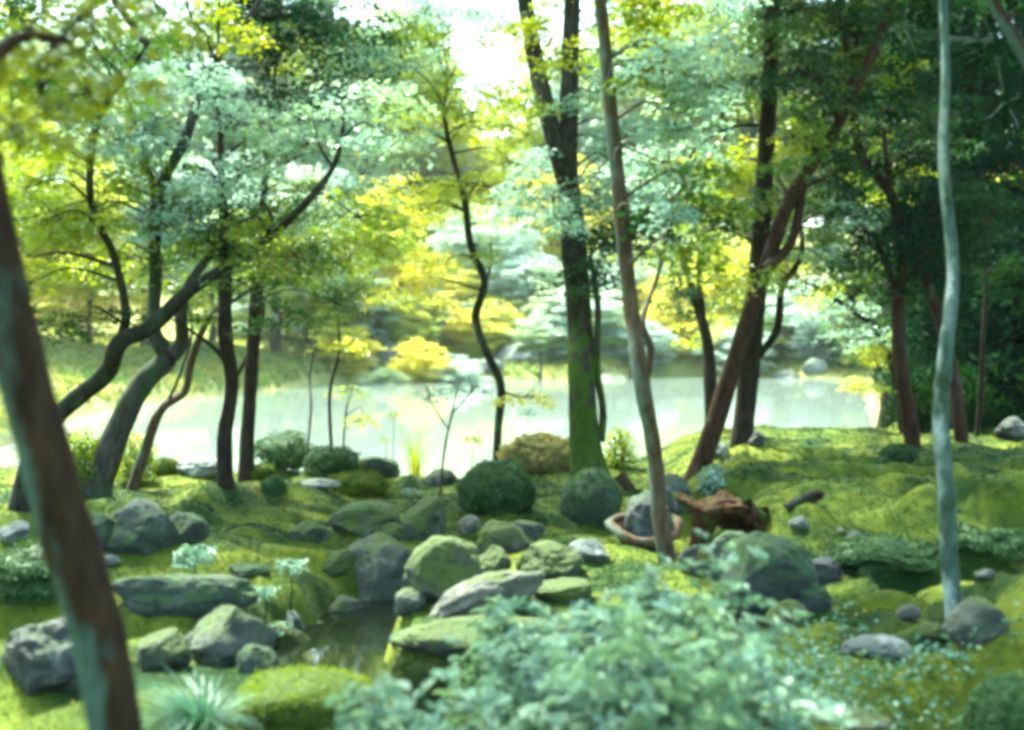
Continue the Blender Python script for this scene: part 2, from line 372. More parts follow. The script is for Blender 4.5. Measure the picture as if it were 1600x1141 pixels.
# ------------------------------------------------------------------ the ground, pond, stream
def axis(lo, hi, c, fine, n):
    s = np.linspace(np.arcsinh((lo - c) / fine), np.arcsinh((hi - c) / fine), n); return c + fine * np.sinh(s)
gx = axis(-260, 260, 0, 3.2, 620); gy = axis(-60, 320, 8, 3.5, 640)
X, Y = np.meshgrid(gx, gy); Z = H(X, Y)
nx, ny = len(gx), len(gy); i = (np.arange(ny - 1)[:, None] * nx + np.arange(nx - 1)[None]).ravel()
props(mesh('ground', np.stack([X, Y, Z], -1).reshape(-1, 3), np.stack([i, i + 1, i + nx + 1, i + nx], 1), gm), kind='structure')
def sheet(name, pts, z, m):
    V = np.array([(a, b, z) for a, b in pts]); return props(mesh(name, V, [np.arange(len(V))[None]], m, smooth=False), kind='structure')
sheet('pond_water', [(-62, 14.6), (8, 14.6), (8, 19.5), (18, 50), (20, 67), (-62, 67)], -.40, W_POND)
sheet('stream_water', [(-6.5, 3.2), (.6, 3.2), (.6, 10), (-6.5, 10)], -.24, W_STR)

# ------------------------------------------------------------------ rocks
import bmesh
bm_ = bmesh.new(); bmesh.ops.create_icosphere(bm_, subdivisions=5, radius=1)
bm_.verts.ensure_lookup_table(); ICO = np.array([v.co[:] for v in bm_.verts]); ICF = np.array([[v.index for v in f.verts] for f in bm_.faces]); bm_.free()
bm_ = bmesh.new(); bmesh.ops.create_icosphere(bm_, subdivisions=3, radius=1)
ICO3 = np.array([v.co[:] for v in bm_.verts]); ICF3 = np.array([[v.index for v in f.verts] for f in bm_.faces]); bm_.free()
def rockshape(seed, facets=9, rough=.10, power=1.0):
    r = np.random.default_rng(seed); V = ICO.copy()
    for k in range(facets):
        n = r.normal(size=3); n /= np.linalg.norm(n); h = .62 + .28 * r.random()
        d = V @ n; V -= np.maximum(d - h, 0)[:, None] * n * .85
    V = V / np.abs(V).max(0)
    V *= (1 + rough * fbm(ICO * 1.6 + seed, 4, seed))[:, None]
    V += ICO * (.045 * fbm(ICO * 4 + seed, 4, seed + 5) - .05 * np.exp(-(vnoise(ICO * 2.6 + seed, seed + 9) / .05) ** 2))[:, None]
    return V
def rock(px, py, wpx, hpx, m, label, name='boulder', seed=None, facets=9, rough=.1, deep=.8, lean=0, shear=0, group=None, cat=None, d=None, fuzz=None):
    """py = where its foot meets the ground in front, hpx = its height in photo pixels"""
    seed = seed if seed is not None else int(px * 7 + py * 3)
    g0 = G(px, py) if d is None else np.array([*P(px, py, d)[:2], hz(*P(px, py, d)[:2])])
    dd = g0[1]; a = wpx * dd / F / 2 * 1.1; hh = hpx * dd / F * 1.04; b = a * deep
    V = rockshape(seed, facets, rough) * np.array([a, b, hh * .68])
    V[:, 2] += shear * V[:, 0]
    c, s = math.cos(lean), math.sin(lean); V = np.stack([V[:, 0] * c - V[:, 2] * s, V[:, 1], V[:, 0] * s + V[:, 2] * c], 1)
    V = V + np.array([g0[0], dd + b * .7, g0[2] + hh * .33])
    o = mesh(name, V, ICF, RK[m], origin=(g0[0], dd + b * .7, g0[2]))
    props(o, label, cat or ('rock' if name != 'stone' else 'stone'), group)
    if fuzz:
        cen = V[ICF].mean(1); k = rng.integers(0, len(ICF), fuzz[1])
        nrm = np.cross(V[ICF][:, 1] - V[ICF][:, 0], V[ICF][:, 2] - V[ICF][:, 0])[k]; nrm /= np.linalg.norm(nrm, axis=1)[:, None] + 1e-12
        C = cen[k] + nrm * .006 + rng.normal(size=(fuzz[1], 3)) * .008
        q = mesh('moss_cover', *leaves(C, nrm + rng.normal(size=C.shape) * .8, fuzz[2] * (.6 + .8 * rng.random(fuzz[1])), .6), LM[fuzz[0]], smooth=False, origin=o.location)
        q.parent = o; q.location = (0, 0, 0)
    return o
SB = 'rocks lining the stream'; SG = 'stones set in the moss'; SF = 'rocks along the far shore'
rock(586, 966, 126, 118, 'grey', 'large upright grey boulder with pale patches at the head of the pool', seed=26, facets=6, group=SB, rough=.06)
rock(694, 950, 118, 102, 'mossy', 'broad rounded grey boulder with light moss just right of the largest pool boulder', seed=23, facets=6, rough=.06, group=SB)
rock(740, 968, 200, 62, 'pale', 'long pale slab sloping down to the pool from right to left', seed=31, shear=.42, deep=.5, group=SB, facets=12)
rock(664, 845, 66, 66, 'mossy', 'squat grey green rock with a pointed right shoulder above the stream boulders', seed=41, group=SB, shear=.2)
rock(566, 842, 110, 48, 'mossy', 'moss grown rock under a flat slab, left of the squat grey green rock', seed=43, group=SB)
rock(560, 812, 170, 18, 'blue', 'thin flat grey slab lying along the moss edge', 'stone', seed=47, deep=.35, group=SG, d=10.9)
rock(733, 832, 34, 24, 'pale', 'small round pale stone below the clipped bush', 'stone', seed=53, group=SG, facets=4)
rock(786, 868, 78, 50, 'mossy', 'moss grown rock on the slope right of the rounded stream boulder', seed=57, group=SB)
rock(770, 905, 60, 44, 'mossy', 'small mossy rock leaning on the upper end of the pale slab', seed=59, group=SB)
rock(858, 905, 96, 52, 'mossy', 'flat topped mossy rock to the right above the pale slab', seed=61, group=SB)
rock(918, 878, 66, 30, 'blue', 'flat blue grey stone at the foot of the hollow stump', 'stone', seed=67, group=SG, deep=.9)
rock(528, 975, 84, 36, 'grey', 'low grey rock at the left foot of the largest pool boulder', seed=71, group=SB)
rock(452, 1000, 44, 34, 'blue', 'small blue grey stone at the left edge of the pool', 'stone', seed=73, group=SG)
rock(352, 1042, 128, 84, 'grey', 'flat topped grey block above the dark channel left of the pool', seed=79, group=SB, facets=12)
rock(440, 1026, 74, 46, 'mossy', 'mossy rock between the flat topped block and the pool', seed=83, group=SB)
rock(245, 1050, 90, 58, 'mossy', 'mossy rock with a pale nose beside the near leaning trunk', seed=89, group=SB)
rock(52, 1085, 140, 105, 'dark', 'dark boulder with pale crown at the lower left edge', seed=97, group=SB)
rock(272, 958, 215, 56, 'deep', 'long low dark ledge rock across the moss on the left', 'boulder', seed=101, deep=.35, group=SB)
rock(380, 908, 76, 22, 'deep', 'low dark stone ending the left ledge', 'stone', seed=103, deep=.5, group=SG)
rock(462, 1132, 200, 62, 'moss', 'flat stepping stone with a carpet of bright moss in the foreground', seed=107, group=SB, facets=7, deep=.75, rough=.05, fuzz=('lime', 9000, .012))
rock(690, 1080, 160, 78, 'moss', 'mossy rock overhanging the pool on its right', seed=109, group=SB, fuzz=('olive', 4500, .016))
rock(790, 1040, 320, 56, 'mossy', 'long flat slab behind the blue green bush', seed=113, deep=.4, group=SB)
rock(740, 1010, 210, 26, 'blue', 'thin wet slab lying flat between the pool and the moss', 'stone', seed=117, deep=.4, group=SG)
rock(214, 868, 104, 76, 'deep', 'dark moss stained boulder at the foot of the left trees', seed=121, group=SB)
rock(206, 792, 72, 40, 'dark', 'dark rock on top of the boulder at the foot of the left trees', seed=123, group=SB, d=10.6)
rock(282, 850, 70, 42, 'deep', 'low dark rock to the right of the moss stained boulder', seed=127, group=SB)
rock(152, 865, 60, 56, 'deep', 'green rock just right of the near leaning trunk', seed=129, group=SB)
rock(18, 848, 44, 30, 'blue', 'pale grey stone at the left edge of the photo', 'stone', seed=131, group=SG)
rock(166, 888, 34, 16, 'blue', 'small flat blue stone right behind the near trunk', 'stone', seed=132, group=SG)
rock(305, 745, 70, 26, 'blue', 'blue grey stone on the pond bank left of the pair of trunks', 'stone', seed=137, group=SG)
rock(576, 752, 92, 36, 'deep', 'dark humped rock on the pond bank below the saplings', seed=139, group=SB)
rock(684, 762, 54, 26, 'deep', 'small dark rock on the bank left of the clipped bush', seed=141, group=SB)
rock(495, 762, 64, 12, 'far', 'pale flat stone on the bright bank', 'stone', seed=143, group=SG)
rock(925, 818, 92, 78, 'deep', 'moss covered boulder leaning on the big mossy trunk', seed=149, facets=5, rough=.05, fuzz=('clip', 5000, .022), group=SB)
rock(1052, 800, 62, 54, 'grey', 'grey boulder behind the hollow stump bowl', seed=151, group=SB)
rock(1184, 700, 24, 22, 'dark', 'small dark stone at the water edge right of the big dark trunk', 'stone', seed=153, group=SG)
rock(1128, 716, 26, 20, 'blue', 'small blue grey stone between the leaning red trunk and the dark trunk', 'stone', seed=154, group=SG)
rock(1205, 972, 150, 124, 'deep', 'big dark mossy boulder behind the blue green bush', seed=157, facets=8, group=SB)
rock(1150, 905, 80, 66, 'deep', 'mossy rock between the brown stump and the big dark boulder', seed=159, group=SB)
rock(1284, 915, 70, 42, 'dark', 'dark rounded rock right of the big dark boulder', seed=163, group=SB)
rock(1272, 958, 60, 40, 'deep', 'lower dark rock touching the big dark boulder on its right', seed=165, group=SB)
rock(1252, 830, 34, 18, 'blue', 'small blue grey stone on the right moss slope', 'stone', seed=167, group=SG)
rock(1170, 830, 22, 20, 'rust', 'small rust coloured stone beside the brown stump', 'stone', seed=169, group=SG, facets=4)
rock(1314, 838, 14, 9, 'pale', 'tiny pale pebble near the edge of the right hollow', 'stone', seed=171, group=SG)
rock(1536, 1008, 92, 62, 'grey', 'grey rock at the right foot of the pale lichen trunk', seed=173, group=SB)
rock(1468, 1008, 60, 26, 'mossy', 'low mossy rock at the left foot of the pale lichen trunk', seed=175, group=SB)
rock(1378, 1038, 104, 34, 'blue', 'flat blue grey slab in the lower right moss', 'stone', seed=179, group=SG)
rock(1424, 972, 36, 24, 'pale', 'small broken white stone in the right hollow', 'stone', seed=181, group=SG)
rock(1546, 908, 36, 12, 'pale', 'row like pale pebble below the right bank', 'stone', seed=183, group=SG)
rock(1320, 1140, 150, 16, 'grey', 'flat grey stone at the bottom edge of the right moss', 'stone', seed=185, group=SG)
rock(1345, 890, 84, 50, 'deep', 'brown stained rock in the dark hollow on the right', seed=187, group=SB)
rock(1592, 690, 60, 34, 'dark', 'dark boulder under the evergreen at the right edge', seed=189, group=SB)
for px, py, wp, hp, m, lab in [(520, 905, 60, 40, 'mossy', 'small mossy rock left of the largest pool boulder'), (640, 962, 50, 34, 'grey', 'wedge of grey stone jammed between the two big pool boulders'),
    (612, 860, 56, 34, 'mossy', 'mossy rock filling the gap above the two big pool boulders'), (712, 872, 50, 34, 'deep', 'dark stone behind the rounded stream boulder'), (822, 842, 60, 26, 'grey', 'low grey stone right of the small round pale stone'),
    (880, 940, 90, 30, 'moss', 'moss capped low rock right of the pale slab'), (500, 1015, 46, 30, 'deep', 'dark stone standing in the left pool edge'), (640, 1020, 60, 30, 'deep', 'dark wet stone at the right pool edge'),
    (398, 1052, 60, 40, 'deep', 'dark stone under the right end of the flat topped block'), (300, 1020, 50, 30, 'grey', 'small grey stone beside the flat topped block on its left'), (120, 900, 70, 44, 'deep', 'dark mossy stone half hidden by the near trunk'),
    (130, 985, 60, 40, 'mossy', 'mossy stone left of the near trunk above the dark boulder'), (480, 850, 60, 26, 'mossy', 'flat mossy stone left under the thin flat slab'),
    (1235, 985, 60, 40, 'mossy', 'mossy stone at the front foot of the big dark boulder'), (1092, 900, 56, 44, 'dark', 'dark rock added for the shaded hollow under the rotten stump')]:  # last rock is a filler for the dark cavity below the stump
    rock(px, py, wp, hp, m, lab, group=SB)
for px, py, wp, hp, lab in [
    (606, 592, 36, 34, 'pointed grey rock on the far shore'), (625, 600, 44, 20, 'low mossy topped rock in front of the pointed far rock'),
    (570, 594, 36, 28, 'dark upright rock left of the pointed far rock'), (812, 590, 74, 30, 'large pale rock on the far shore left of the mossy trunk'),
    (765, 592, 40, 22, 'low pale rock left of the large far rock'), (955, 592, 60, 26, 'pale shore rock seen right of the mossy trunk'),
    (1035, 588, 46, 24, 'far shore rock right of the tan trunk'), (1232, 590, 46, 26, 'grey far rock right of the big dark trunk'),
    (1276, 590, 36, 24, 'small grey rock farthest right on the far shore'), (845, 600, 36, 16, 'low wet rock at the water below the large far rock'),
    (700, 596, 34, 16, 'low shore rock behind the slender winding tree'), (655, 594, 30, 20, 'rounded far rock right of the pointed one')]:
    q = Gz(px, py, -.38); rock(px, py, wp, hp, 'far', lab, group=SF, d=q[1] + .3)

# ------------------------------------------------------------------ trees near the camera
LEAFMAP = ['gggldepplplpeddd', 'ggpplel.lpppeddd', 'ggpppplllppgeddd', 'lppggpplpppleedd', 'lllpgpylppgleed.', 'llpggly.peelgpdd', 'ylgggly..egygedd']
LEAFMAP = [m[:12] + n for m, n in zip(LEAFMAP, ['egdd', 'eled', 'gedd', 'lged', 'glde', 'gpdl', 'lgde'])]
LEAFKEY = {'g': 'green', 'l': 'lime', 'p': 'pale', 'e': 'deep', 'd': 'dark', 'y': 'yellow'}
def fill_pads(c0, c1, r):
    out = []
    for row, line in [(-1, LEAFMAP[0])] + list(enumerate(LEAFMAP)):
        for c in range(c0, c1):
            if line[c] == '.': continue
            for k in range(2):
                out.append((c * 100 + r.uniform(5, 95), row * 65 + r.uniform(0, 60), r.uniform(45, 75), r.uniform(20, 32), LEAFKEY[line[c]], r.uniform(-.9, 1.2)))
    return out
def tree(name, label, cat, bk, stem, limbs=(), pads=(), group=None, d=None, over=(), seed=0, wander=.12, flare=.5, lsize=.055, per=48, dens=1.0, fill=None):
    """stem / limbs: (px, py, width px[, depth offset]); pads: (px, py, rx, ry, leaf[, depth offset])
    over: crown volumes above the frame (x, y, z, r, h, leaf) relative to the base"""
    r = np.random.default_rng(seed + int(stem[0][0]))
    g0 = G(stem[0][0], stem[0][1]) if d is None else np.array([*P(stem[0][0], stem[0][1], d)[:2], hz(*P(stem[0][0], stem[0][1], d)[:2])])
    D = g0[1]; root = empty(name, g0, label, cat, group)
    def path(L, first):
        pts, rad = [], []
        for k, q in enumerate(L):
            off = q[3] if len(q) > 3 else (r.normal() * wander if k and not first or k > 1 else 0)
            pts.append(P(q[0], q[1], D + off)); rad.append(q[2] * D / F / 2 * .87)
        return np.array(pts), np.array(rad)
    p, rd = path(stem, True)
    p[0][2] = min(p[0][2], g0[2] + .03); p = np.vstack([p[0] - [0, 0, .25], p]); rd = np.concatenate([[rd[0] * 1.1], rd])
    b = Buf(); tube(b, p, rd, 14, 7, .10, seed + 3, flare); bufs = [b]
    sp = spline(np.column_stack([p, rd]), 4); nodes = [(x[:3], x[3], 0) for x in sp][6:]
    for L in limbs:
        p, rd = path(L, False); b = Buf(); tube(b, p, rd, 10, 6, .10, seed + 5); bufs.append(b)
        nodes += [(x[:3], x[3], len(bufs) - 1) for x in spline(np.column_stack([p, rd]), 4)]
    NP = np.array([n[0] for n in nodes]); lv = {}
    for q in list(pads) + (fill_pads(*fill, r) if fill else []):
        px, py, rx, ry, lf = q[:5]; off = q[5] if len(q) > 5 else r.normal() * .5
        dd = D + off; c = P(px, py, dd); a, bb = rx * dd / F, ry * dd / F; cc = max(.35, min(a * .9, 1.4))
        K = max(4, int(dens * 2.6 * math.pi * a * bb / .085)); Sx = ball(K) * np.array([a, cc, bb]) + c
        rad = np.clip(.16 + .2 * rng.random(K), 0, max(.2, a * .6))
        lv.setdefault(lf, []).append(sprays(Sx, rad, per, lsize))
        k = np.argmin(np.linalg.norm(NP - c, axis=1) + .6 * np.maximum(NP[:, 2] - c[2], 0)); s0 = NP[k]; tw = bufs[nodes[k][2]]
        mid = s0 * .5 + c * .5 + np.array([r.normal() * .08, r.normal() * .08, .12]); r0 = min(nodes[k][1] * .6, .016)
        tube(tw, np.array([s0, mid, c]), np.array([r0, r0 * .6, .005]), 5, 5, 0)
        for s in Sx[:: max(1, K // 7)]:
            m2 = c * .5 + s * .5 + r.normal(size=3) * .05; tube(tw, np.array([c, m2, s]), np.array([.005, .004, .002]), 4, 3, 0)
    for (ox, oy, oz, rr, hh, lf) in over:  # unseen crown sprays above the frame, added to shade the garden
        c = g0 + np.array([ox, oy, oz]); K = int(24 * rr * rr); Sx = ball(K) * np.array([rr, rr, hh]) + c
        lv.setdefault(lf, []).append(sprays(Sx, .35, 22, .12))
        kt = np.argmax(NP[:, 2]); top = NP[kt]; tw = bufs[nodes[kt][2]]; tube(tw, np.array([top, (top + c) / 2 + r.normal(size=3) * .2, c]), np.array([.035, .028, .012]), 6, 5, .05)
        for s in Sx[::max(1, K // 8)]:
            tube(tw, np.array([c, (c + s) / 2 + r.normal(size=3) * .1, s]), np.array([.012, .009, .004]), 4, 3, 0)
    for k, b in enumerate(bufs): b.build('limb' if k else 'trunk', BK[bk], root)
    for lf, parts in lv.items():
        b = Buf()
        for V, Fa in parts: b.add(V, Fa)
        b.build('crown', LM[lf], root, smooth=False)
    return root
TG = 'trees standing in the moss garden'
# near leaning trunk, left, out of focus
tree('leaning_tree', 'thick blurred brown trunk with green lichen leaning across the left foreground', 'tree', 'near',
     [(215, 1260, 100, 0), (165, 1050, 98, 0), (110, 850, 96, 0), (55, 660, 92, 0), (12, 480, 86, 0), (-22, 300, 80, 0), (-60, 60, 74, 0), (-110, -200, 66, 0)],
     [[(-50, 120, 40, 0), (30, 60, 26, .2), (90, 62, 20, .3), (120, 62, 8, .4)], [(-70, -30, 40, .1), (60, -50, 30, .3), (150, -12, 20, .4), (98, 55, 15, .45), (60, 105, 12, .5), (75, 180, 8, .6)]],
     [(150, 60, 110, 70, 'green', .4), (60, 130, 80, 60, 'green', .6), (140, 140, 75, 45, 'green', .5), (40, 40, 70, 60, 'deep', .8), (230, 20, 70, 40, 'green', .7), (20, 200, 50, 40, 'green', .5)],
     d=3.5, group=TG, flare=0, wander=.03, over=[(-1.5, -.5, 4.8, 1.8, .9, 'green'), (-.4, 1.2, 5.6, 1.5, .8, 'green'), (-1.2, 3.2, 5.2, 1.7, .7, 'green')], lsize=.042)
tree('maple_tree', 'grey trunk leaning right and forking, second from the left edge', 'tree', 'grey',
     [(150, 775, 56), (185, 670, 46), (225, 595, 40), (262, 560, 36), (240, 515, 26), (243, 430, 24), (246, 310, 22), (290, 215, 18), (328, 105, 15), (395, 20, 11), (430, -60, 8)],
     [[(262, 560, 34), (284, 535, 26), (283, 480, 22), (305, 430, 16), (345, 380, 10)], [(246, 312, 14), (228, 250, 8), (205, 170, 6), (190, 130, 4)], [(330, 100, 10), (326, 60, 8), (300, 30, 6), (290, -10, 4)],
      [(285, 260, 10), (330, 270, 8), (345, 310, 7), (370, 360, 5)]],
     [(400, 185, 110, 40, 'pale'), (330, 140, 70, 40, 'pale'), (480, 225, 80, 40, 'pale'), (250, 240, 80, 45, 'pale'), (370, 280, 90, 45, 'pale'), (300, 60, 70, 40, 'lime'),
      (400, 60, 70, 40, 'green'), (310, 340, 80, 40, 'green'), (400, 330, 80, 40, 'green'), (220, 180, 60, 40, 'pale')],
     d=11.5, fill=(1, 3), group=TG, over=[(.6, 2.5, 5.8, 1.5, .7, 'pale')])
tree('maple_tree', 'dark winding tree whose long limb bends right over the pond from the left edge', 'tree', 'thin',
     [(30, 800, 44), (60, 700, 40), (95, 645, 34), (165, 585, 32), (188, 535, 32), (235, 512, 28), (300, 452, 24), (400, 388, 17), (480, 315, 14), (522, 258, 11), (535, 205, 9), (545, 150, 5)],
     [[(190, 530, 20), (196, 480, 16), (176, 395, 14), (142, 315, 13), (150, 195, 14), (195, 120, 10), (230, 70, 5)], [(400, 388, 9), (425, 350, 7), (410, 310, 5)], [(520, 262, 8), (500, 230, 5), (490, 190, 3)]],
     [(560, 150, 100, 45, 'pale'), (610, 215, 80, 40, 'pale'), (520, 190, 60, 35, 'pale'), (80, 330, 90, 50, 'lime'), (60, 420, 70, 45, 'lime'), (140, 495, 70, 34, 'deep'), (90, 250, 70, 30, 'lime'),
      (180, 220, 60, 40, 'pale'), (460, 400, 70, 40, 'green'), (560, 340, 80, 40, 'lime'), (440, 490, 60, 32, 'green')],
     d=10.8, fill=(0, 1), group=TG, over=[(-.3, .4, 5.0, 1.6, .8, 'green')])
tree('young_tree', 'thin crooked stem with a sharp elbow, rooted by the dark left rocks', 'tree', 'tan',
     [(205, 775, 22), (228, 700, 19), (252, 640, 17), (288, 612, 14), (300, 560, 14), (328, 495, 11), (365, 470, 8), (410, 440, 5)],
     [[(255, 636, 8), (275, 600, 6), (300, 520, 5), (290, 470, 4)]], [(430, 420, 60, 35, 'lime'), (380, 400, 50, 30, 'green'), (300, 480, 40, 25, 'green')], d=11.9, group=TG, flare=.3)
tree('cedar_tree', 'left one of the pair of straight dark trunks by the pond', 'tree', 'dark',
     [(353, 758, 31), (351, 690, 27), (362, 600, 25), (352, 520, 26), (352, 430, 25), (350, 360, 19), (346, 250, 11), (340, 120, 6), (345, -60, 4)],
     [[(362, 600, 9), (345, 555, 9), (300, 518, 6), (270, 500, 4)]],
     [(350, 390, 90, 45, 'green'), (300, 400, 60, 40, 'lime'), (420, 360, 70, 40, 'lime'), (480, 120, 90, 55, 'deep'), (480, 50, 80, 60, 'dark'), (560, 40, 60, 40, 'deep'), (300, 100, 60, 40, 'pale')],
     fill=(3, 4), group=TG, over=[(0, 2., 6.2, 1.4, .8, 'green')])
tree('cedar_tree', 'right one of the pair of straight dark trunks by the pond', 'tree', 'dark',
     [(384, 746, 29), (388, 660, 25), (394, 560, 24), (402, 440, 22), (408, 350, 16), (418, 240, 10), (430, 120, 6), (440, -60, 4)],
     [[(366, 595, 8), (392, 545, 9), (410, 500, 7), (412, 470, 5)], [(402, 445, 9), (440, 410, 7), (480, 390, 5)]],
     [(430, 400, 70, 40, 'lime'), (490, 420, 70, 40, 'green'), (540, 400, 60, 40, 'lime'), (560, 90, 90, 50, 'pale'), (520, 470, 50, 40, 'green'), (500, 340, 60, 35, 'pale')],
     fill=(4, 6), group=TG, over=[(.5, 0, 6.4, 1.6, .9, 'lime')])
for stem, lab, bk in [([(477, 690, 5), (486, 640, 4.5), (484, 590, 4), (492, 545, 3.5), (505, 500, 2)], 'pale thin sapling above the rounded bank bush', 'far'),
                      ([(521, 692, 6.5), (515, 620, 6), (530, 550, 5), (527, 495, 3)], 'dark thin sapling with yellow leaves on the bank', 'dark'),
                      ([(533, 695, 4), (540, 650, 3.5), (548, 615, 2)], 'shortest thin sapling beside the dark one', 'thin')]:
    tree('sapling', lab, 'sapling', bk, stem, (), [(stem[-1][0] + 5, stem[-1][1] - 8, 34, 22, 'lime'), (stem[-1][0] + 18, stem[-1][1] + 40, 22, 10, 'yellow')], d=15.0, group='saplings on the pond bank', flare=.2, lsize=.05, per=26)
tree('maple_tree', 'slender winding grey tree standing alone before the bright pond', 'tree', 'thin',
     [(776, 728, 17), (778, 670, 15), (782, 602, 15), (758, 545, 15), (743, 495, 15), (757, 440, 14), (735, 382, 14), (726, 312, 12), (706, 240, 10), (694, 182, 7), (700, 130, 4)],
     [[(757, 450, 6), (768, 410, 4), (766, 380, 3)], [(780, 610, 5), (820, 622, 4), (860, 620, 3)]],
     [(640, 160, 75, 40, 'lime'), (700, 200, 60, 26, 'lime'), (620, 100, 70, 45, 'pale'), (760, 290, 75, 26, 'lime'), (690, 300, 60, 24, 'lime'), (790, 195, 50, 26, 'lime'), (620, 300, 60, 26, 'yellow'),
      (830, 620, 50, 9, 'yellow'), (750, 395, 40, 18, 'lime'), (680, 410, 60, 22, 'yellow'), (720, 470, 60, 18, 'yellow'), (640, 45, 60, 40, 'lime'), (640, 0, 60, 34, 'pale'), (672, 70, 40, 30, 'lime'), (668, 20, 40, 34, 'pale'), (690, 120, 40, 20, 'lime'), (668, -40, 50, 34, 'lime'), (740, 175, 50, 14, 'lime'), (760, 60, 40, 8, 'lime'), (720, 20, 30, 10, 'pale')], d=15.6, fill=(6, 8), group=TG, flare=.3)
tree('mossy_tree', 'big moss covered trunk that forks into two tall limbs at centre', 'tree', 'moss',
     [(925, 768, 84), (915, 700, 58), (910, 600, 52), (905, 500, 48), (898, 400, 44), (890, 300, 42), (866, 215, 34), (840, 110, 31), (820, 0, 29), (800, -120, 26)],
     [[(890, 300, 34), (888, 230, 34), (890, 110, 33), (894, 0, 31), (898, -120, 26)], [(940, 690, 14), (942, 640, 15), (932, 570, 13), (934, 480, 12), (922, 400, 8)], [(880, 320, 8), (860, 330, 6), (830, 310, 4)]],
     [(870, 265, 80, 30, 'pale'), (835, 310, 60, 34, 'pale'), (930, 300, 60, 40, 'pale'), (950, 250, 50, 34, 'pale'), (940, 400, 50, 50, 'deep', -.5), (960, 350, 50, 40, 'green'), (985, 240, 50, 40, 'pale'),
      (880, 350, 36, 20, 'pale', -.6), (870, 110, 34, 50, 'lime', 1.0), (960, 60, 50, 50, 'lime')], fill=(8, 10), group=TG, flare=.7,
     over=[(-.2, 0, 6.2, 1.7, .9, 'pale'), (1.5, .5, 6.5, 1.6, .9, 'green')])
tree('slim_tree', 'slim tan trunk rising before the hollow stump, right of centre', 'tree', 'tan',
     [(1044, 882, 34), (1030, 800, 31), (1024, 720, 29), (1004, 605, 29), (986, 480, 28), (972, 350, 27), (956, 190, 25), (938, 0, 22), (926, -160, 19)],
     [[(1008, 600, 15), (1016, 545, 14), (1004, 500, 11), (1028, 430, 8), (1046, 350, 5)]],
     [(1010, 0, 60, 34, 'pale', 2), (1070, 10, 60, 34, 'lime', 2), (1000, 50, 60, 34, 'lime', 2.5), (1120, 0, 60, 30, 'pale', 2), (1040, 170, 70, 30, 'pale'), (1080, 200, 70, 30, 'pale'), (1010, 110, 60, 30, 'green'), (1030, 330, 50, 30, 'pale'), (1060, 90, 80, 36, 'pale'), (1010, 260, 44, 28, 'pale')],
     fill=(10, 11), group=TG, flare=.25, over=[(-.4, -.4, 5.0, 1.3, .7, 'pale'), (-1.7, -.2, 5.3, 1.3, .6, 'pale')])
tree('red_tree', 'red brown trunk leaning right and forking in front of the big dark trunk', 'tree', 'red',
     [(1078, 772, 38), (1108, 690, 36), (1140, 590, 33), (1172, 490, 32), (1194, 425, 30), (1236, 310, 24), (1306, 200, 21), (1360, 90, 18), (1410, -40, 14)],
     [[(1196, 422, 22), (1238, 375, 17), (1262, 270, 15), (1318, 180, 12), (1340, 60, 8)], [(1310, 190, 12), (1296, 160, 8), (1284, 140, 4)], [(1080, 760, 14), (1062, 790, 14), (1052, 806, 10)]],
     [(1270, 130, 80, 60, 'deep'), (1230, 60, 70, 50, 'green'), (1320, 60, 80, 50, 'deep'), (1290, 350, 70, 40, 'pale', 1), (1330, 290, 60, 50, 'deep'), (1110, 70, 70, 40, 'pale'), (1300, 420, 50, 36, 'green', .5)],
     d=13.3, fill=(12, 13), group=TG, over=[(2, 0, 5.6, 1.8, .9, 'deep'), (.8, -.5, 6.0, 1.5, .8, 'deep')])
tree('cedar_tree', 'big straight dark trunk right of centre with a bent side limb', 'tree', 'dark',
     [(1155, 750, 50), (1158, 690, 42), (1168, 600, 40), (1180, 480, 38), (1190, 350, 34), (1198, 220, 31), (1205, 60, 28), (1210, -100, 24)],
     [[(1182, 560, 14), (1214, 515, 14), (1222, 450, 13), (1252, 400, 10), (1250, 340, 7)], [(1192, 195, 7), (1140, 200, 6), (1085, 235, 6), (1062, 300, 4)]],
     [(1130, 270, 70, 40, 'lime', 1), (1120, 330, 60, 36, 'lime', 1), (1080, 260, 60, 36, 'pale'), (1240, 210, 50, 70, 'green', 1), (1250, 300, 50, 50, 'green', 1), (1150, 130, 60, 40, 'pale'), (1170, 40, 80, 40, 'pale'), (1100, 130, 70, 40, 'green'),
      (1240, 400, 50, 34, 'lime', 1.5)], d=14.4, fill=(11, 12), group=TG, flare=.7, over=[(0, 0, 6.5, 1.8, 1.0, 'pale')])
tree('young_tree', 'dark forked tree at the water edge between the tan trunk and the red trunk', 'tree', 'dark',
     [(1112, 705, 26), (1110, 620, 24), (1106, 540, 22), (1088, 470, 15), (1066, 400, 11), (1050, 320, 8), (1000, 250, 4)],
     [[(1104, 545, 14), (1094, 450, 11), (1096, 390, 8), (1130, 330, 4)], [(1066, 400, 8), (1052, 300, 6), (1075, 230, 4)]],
     [(1080, 470, 60, 36, 'deep'), (1060, 430, 50, 34, 'deep'), (1120, 450, 50, 36, 'green'), (1040, 380, 50, 30, 'pale'), (1100, 370, 50, 30, 'lime'), (1150, 480, 40, 36, 'lime', 2), (1080, 520, 40, 20, 'yellow', 3)], d=17.0, group=TG)
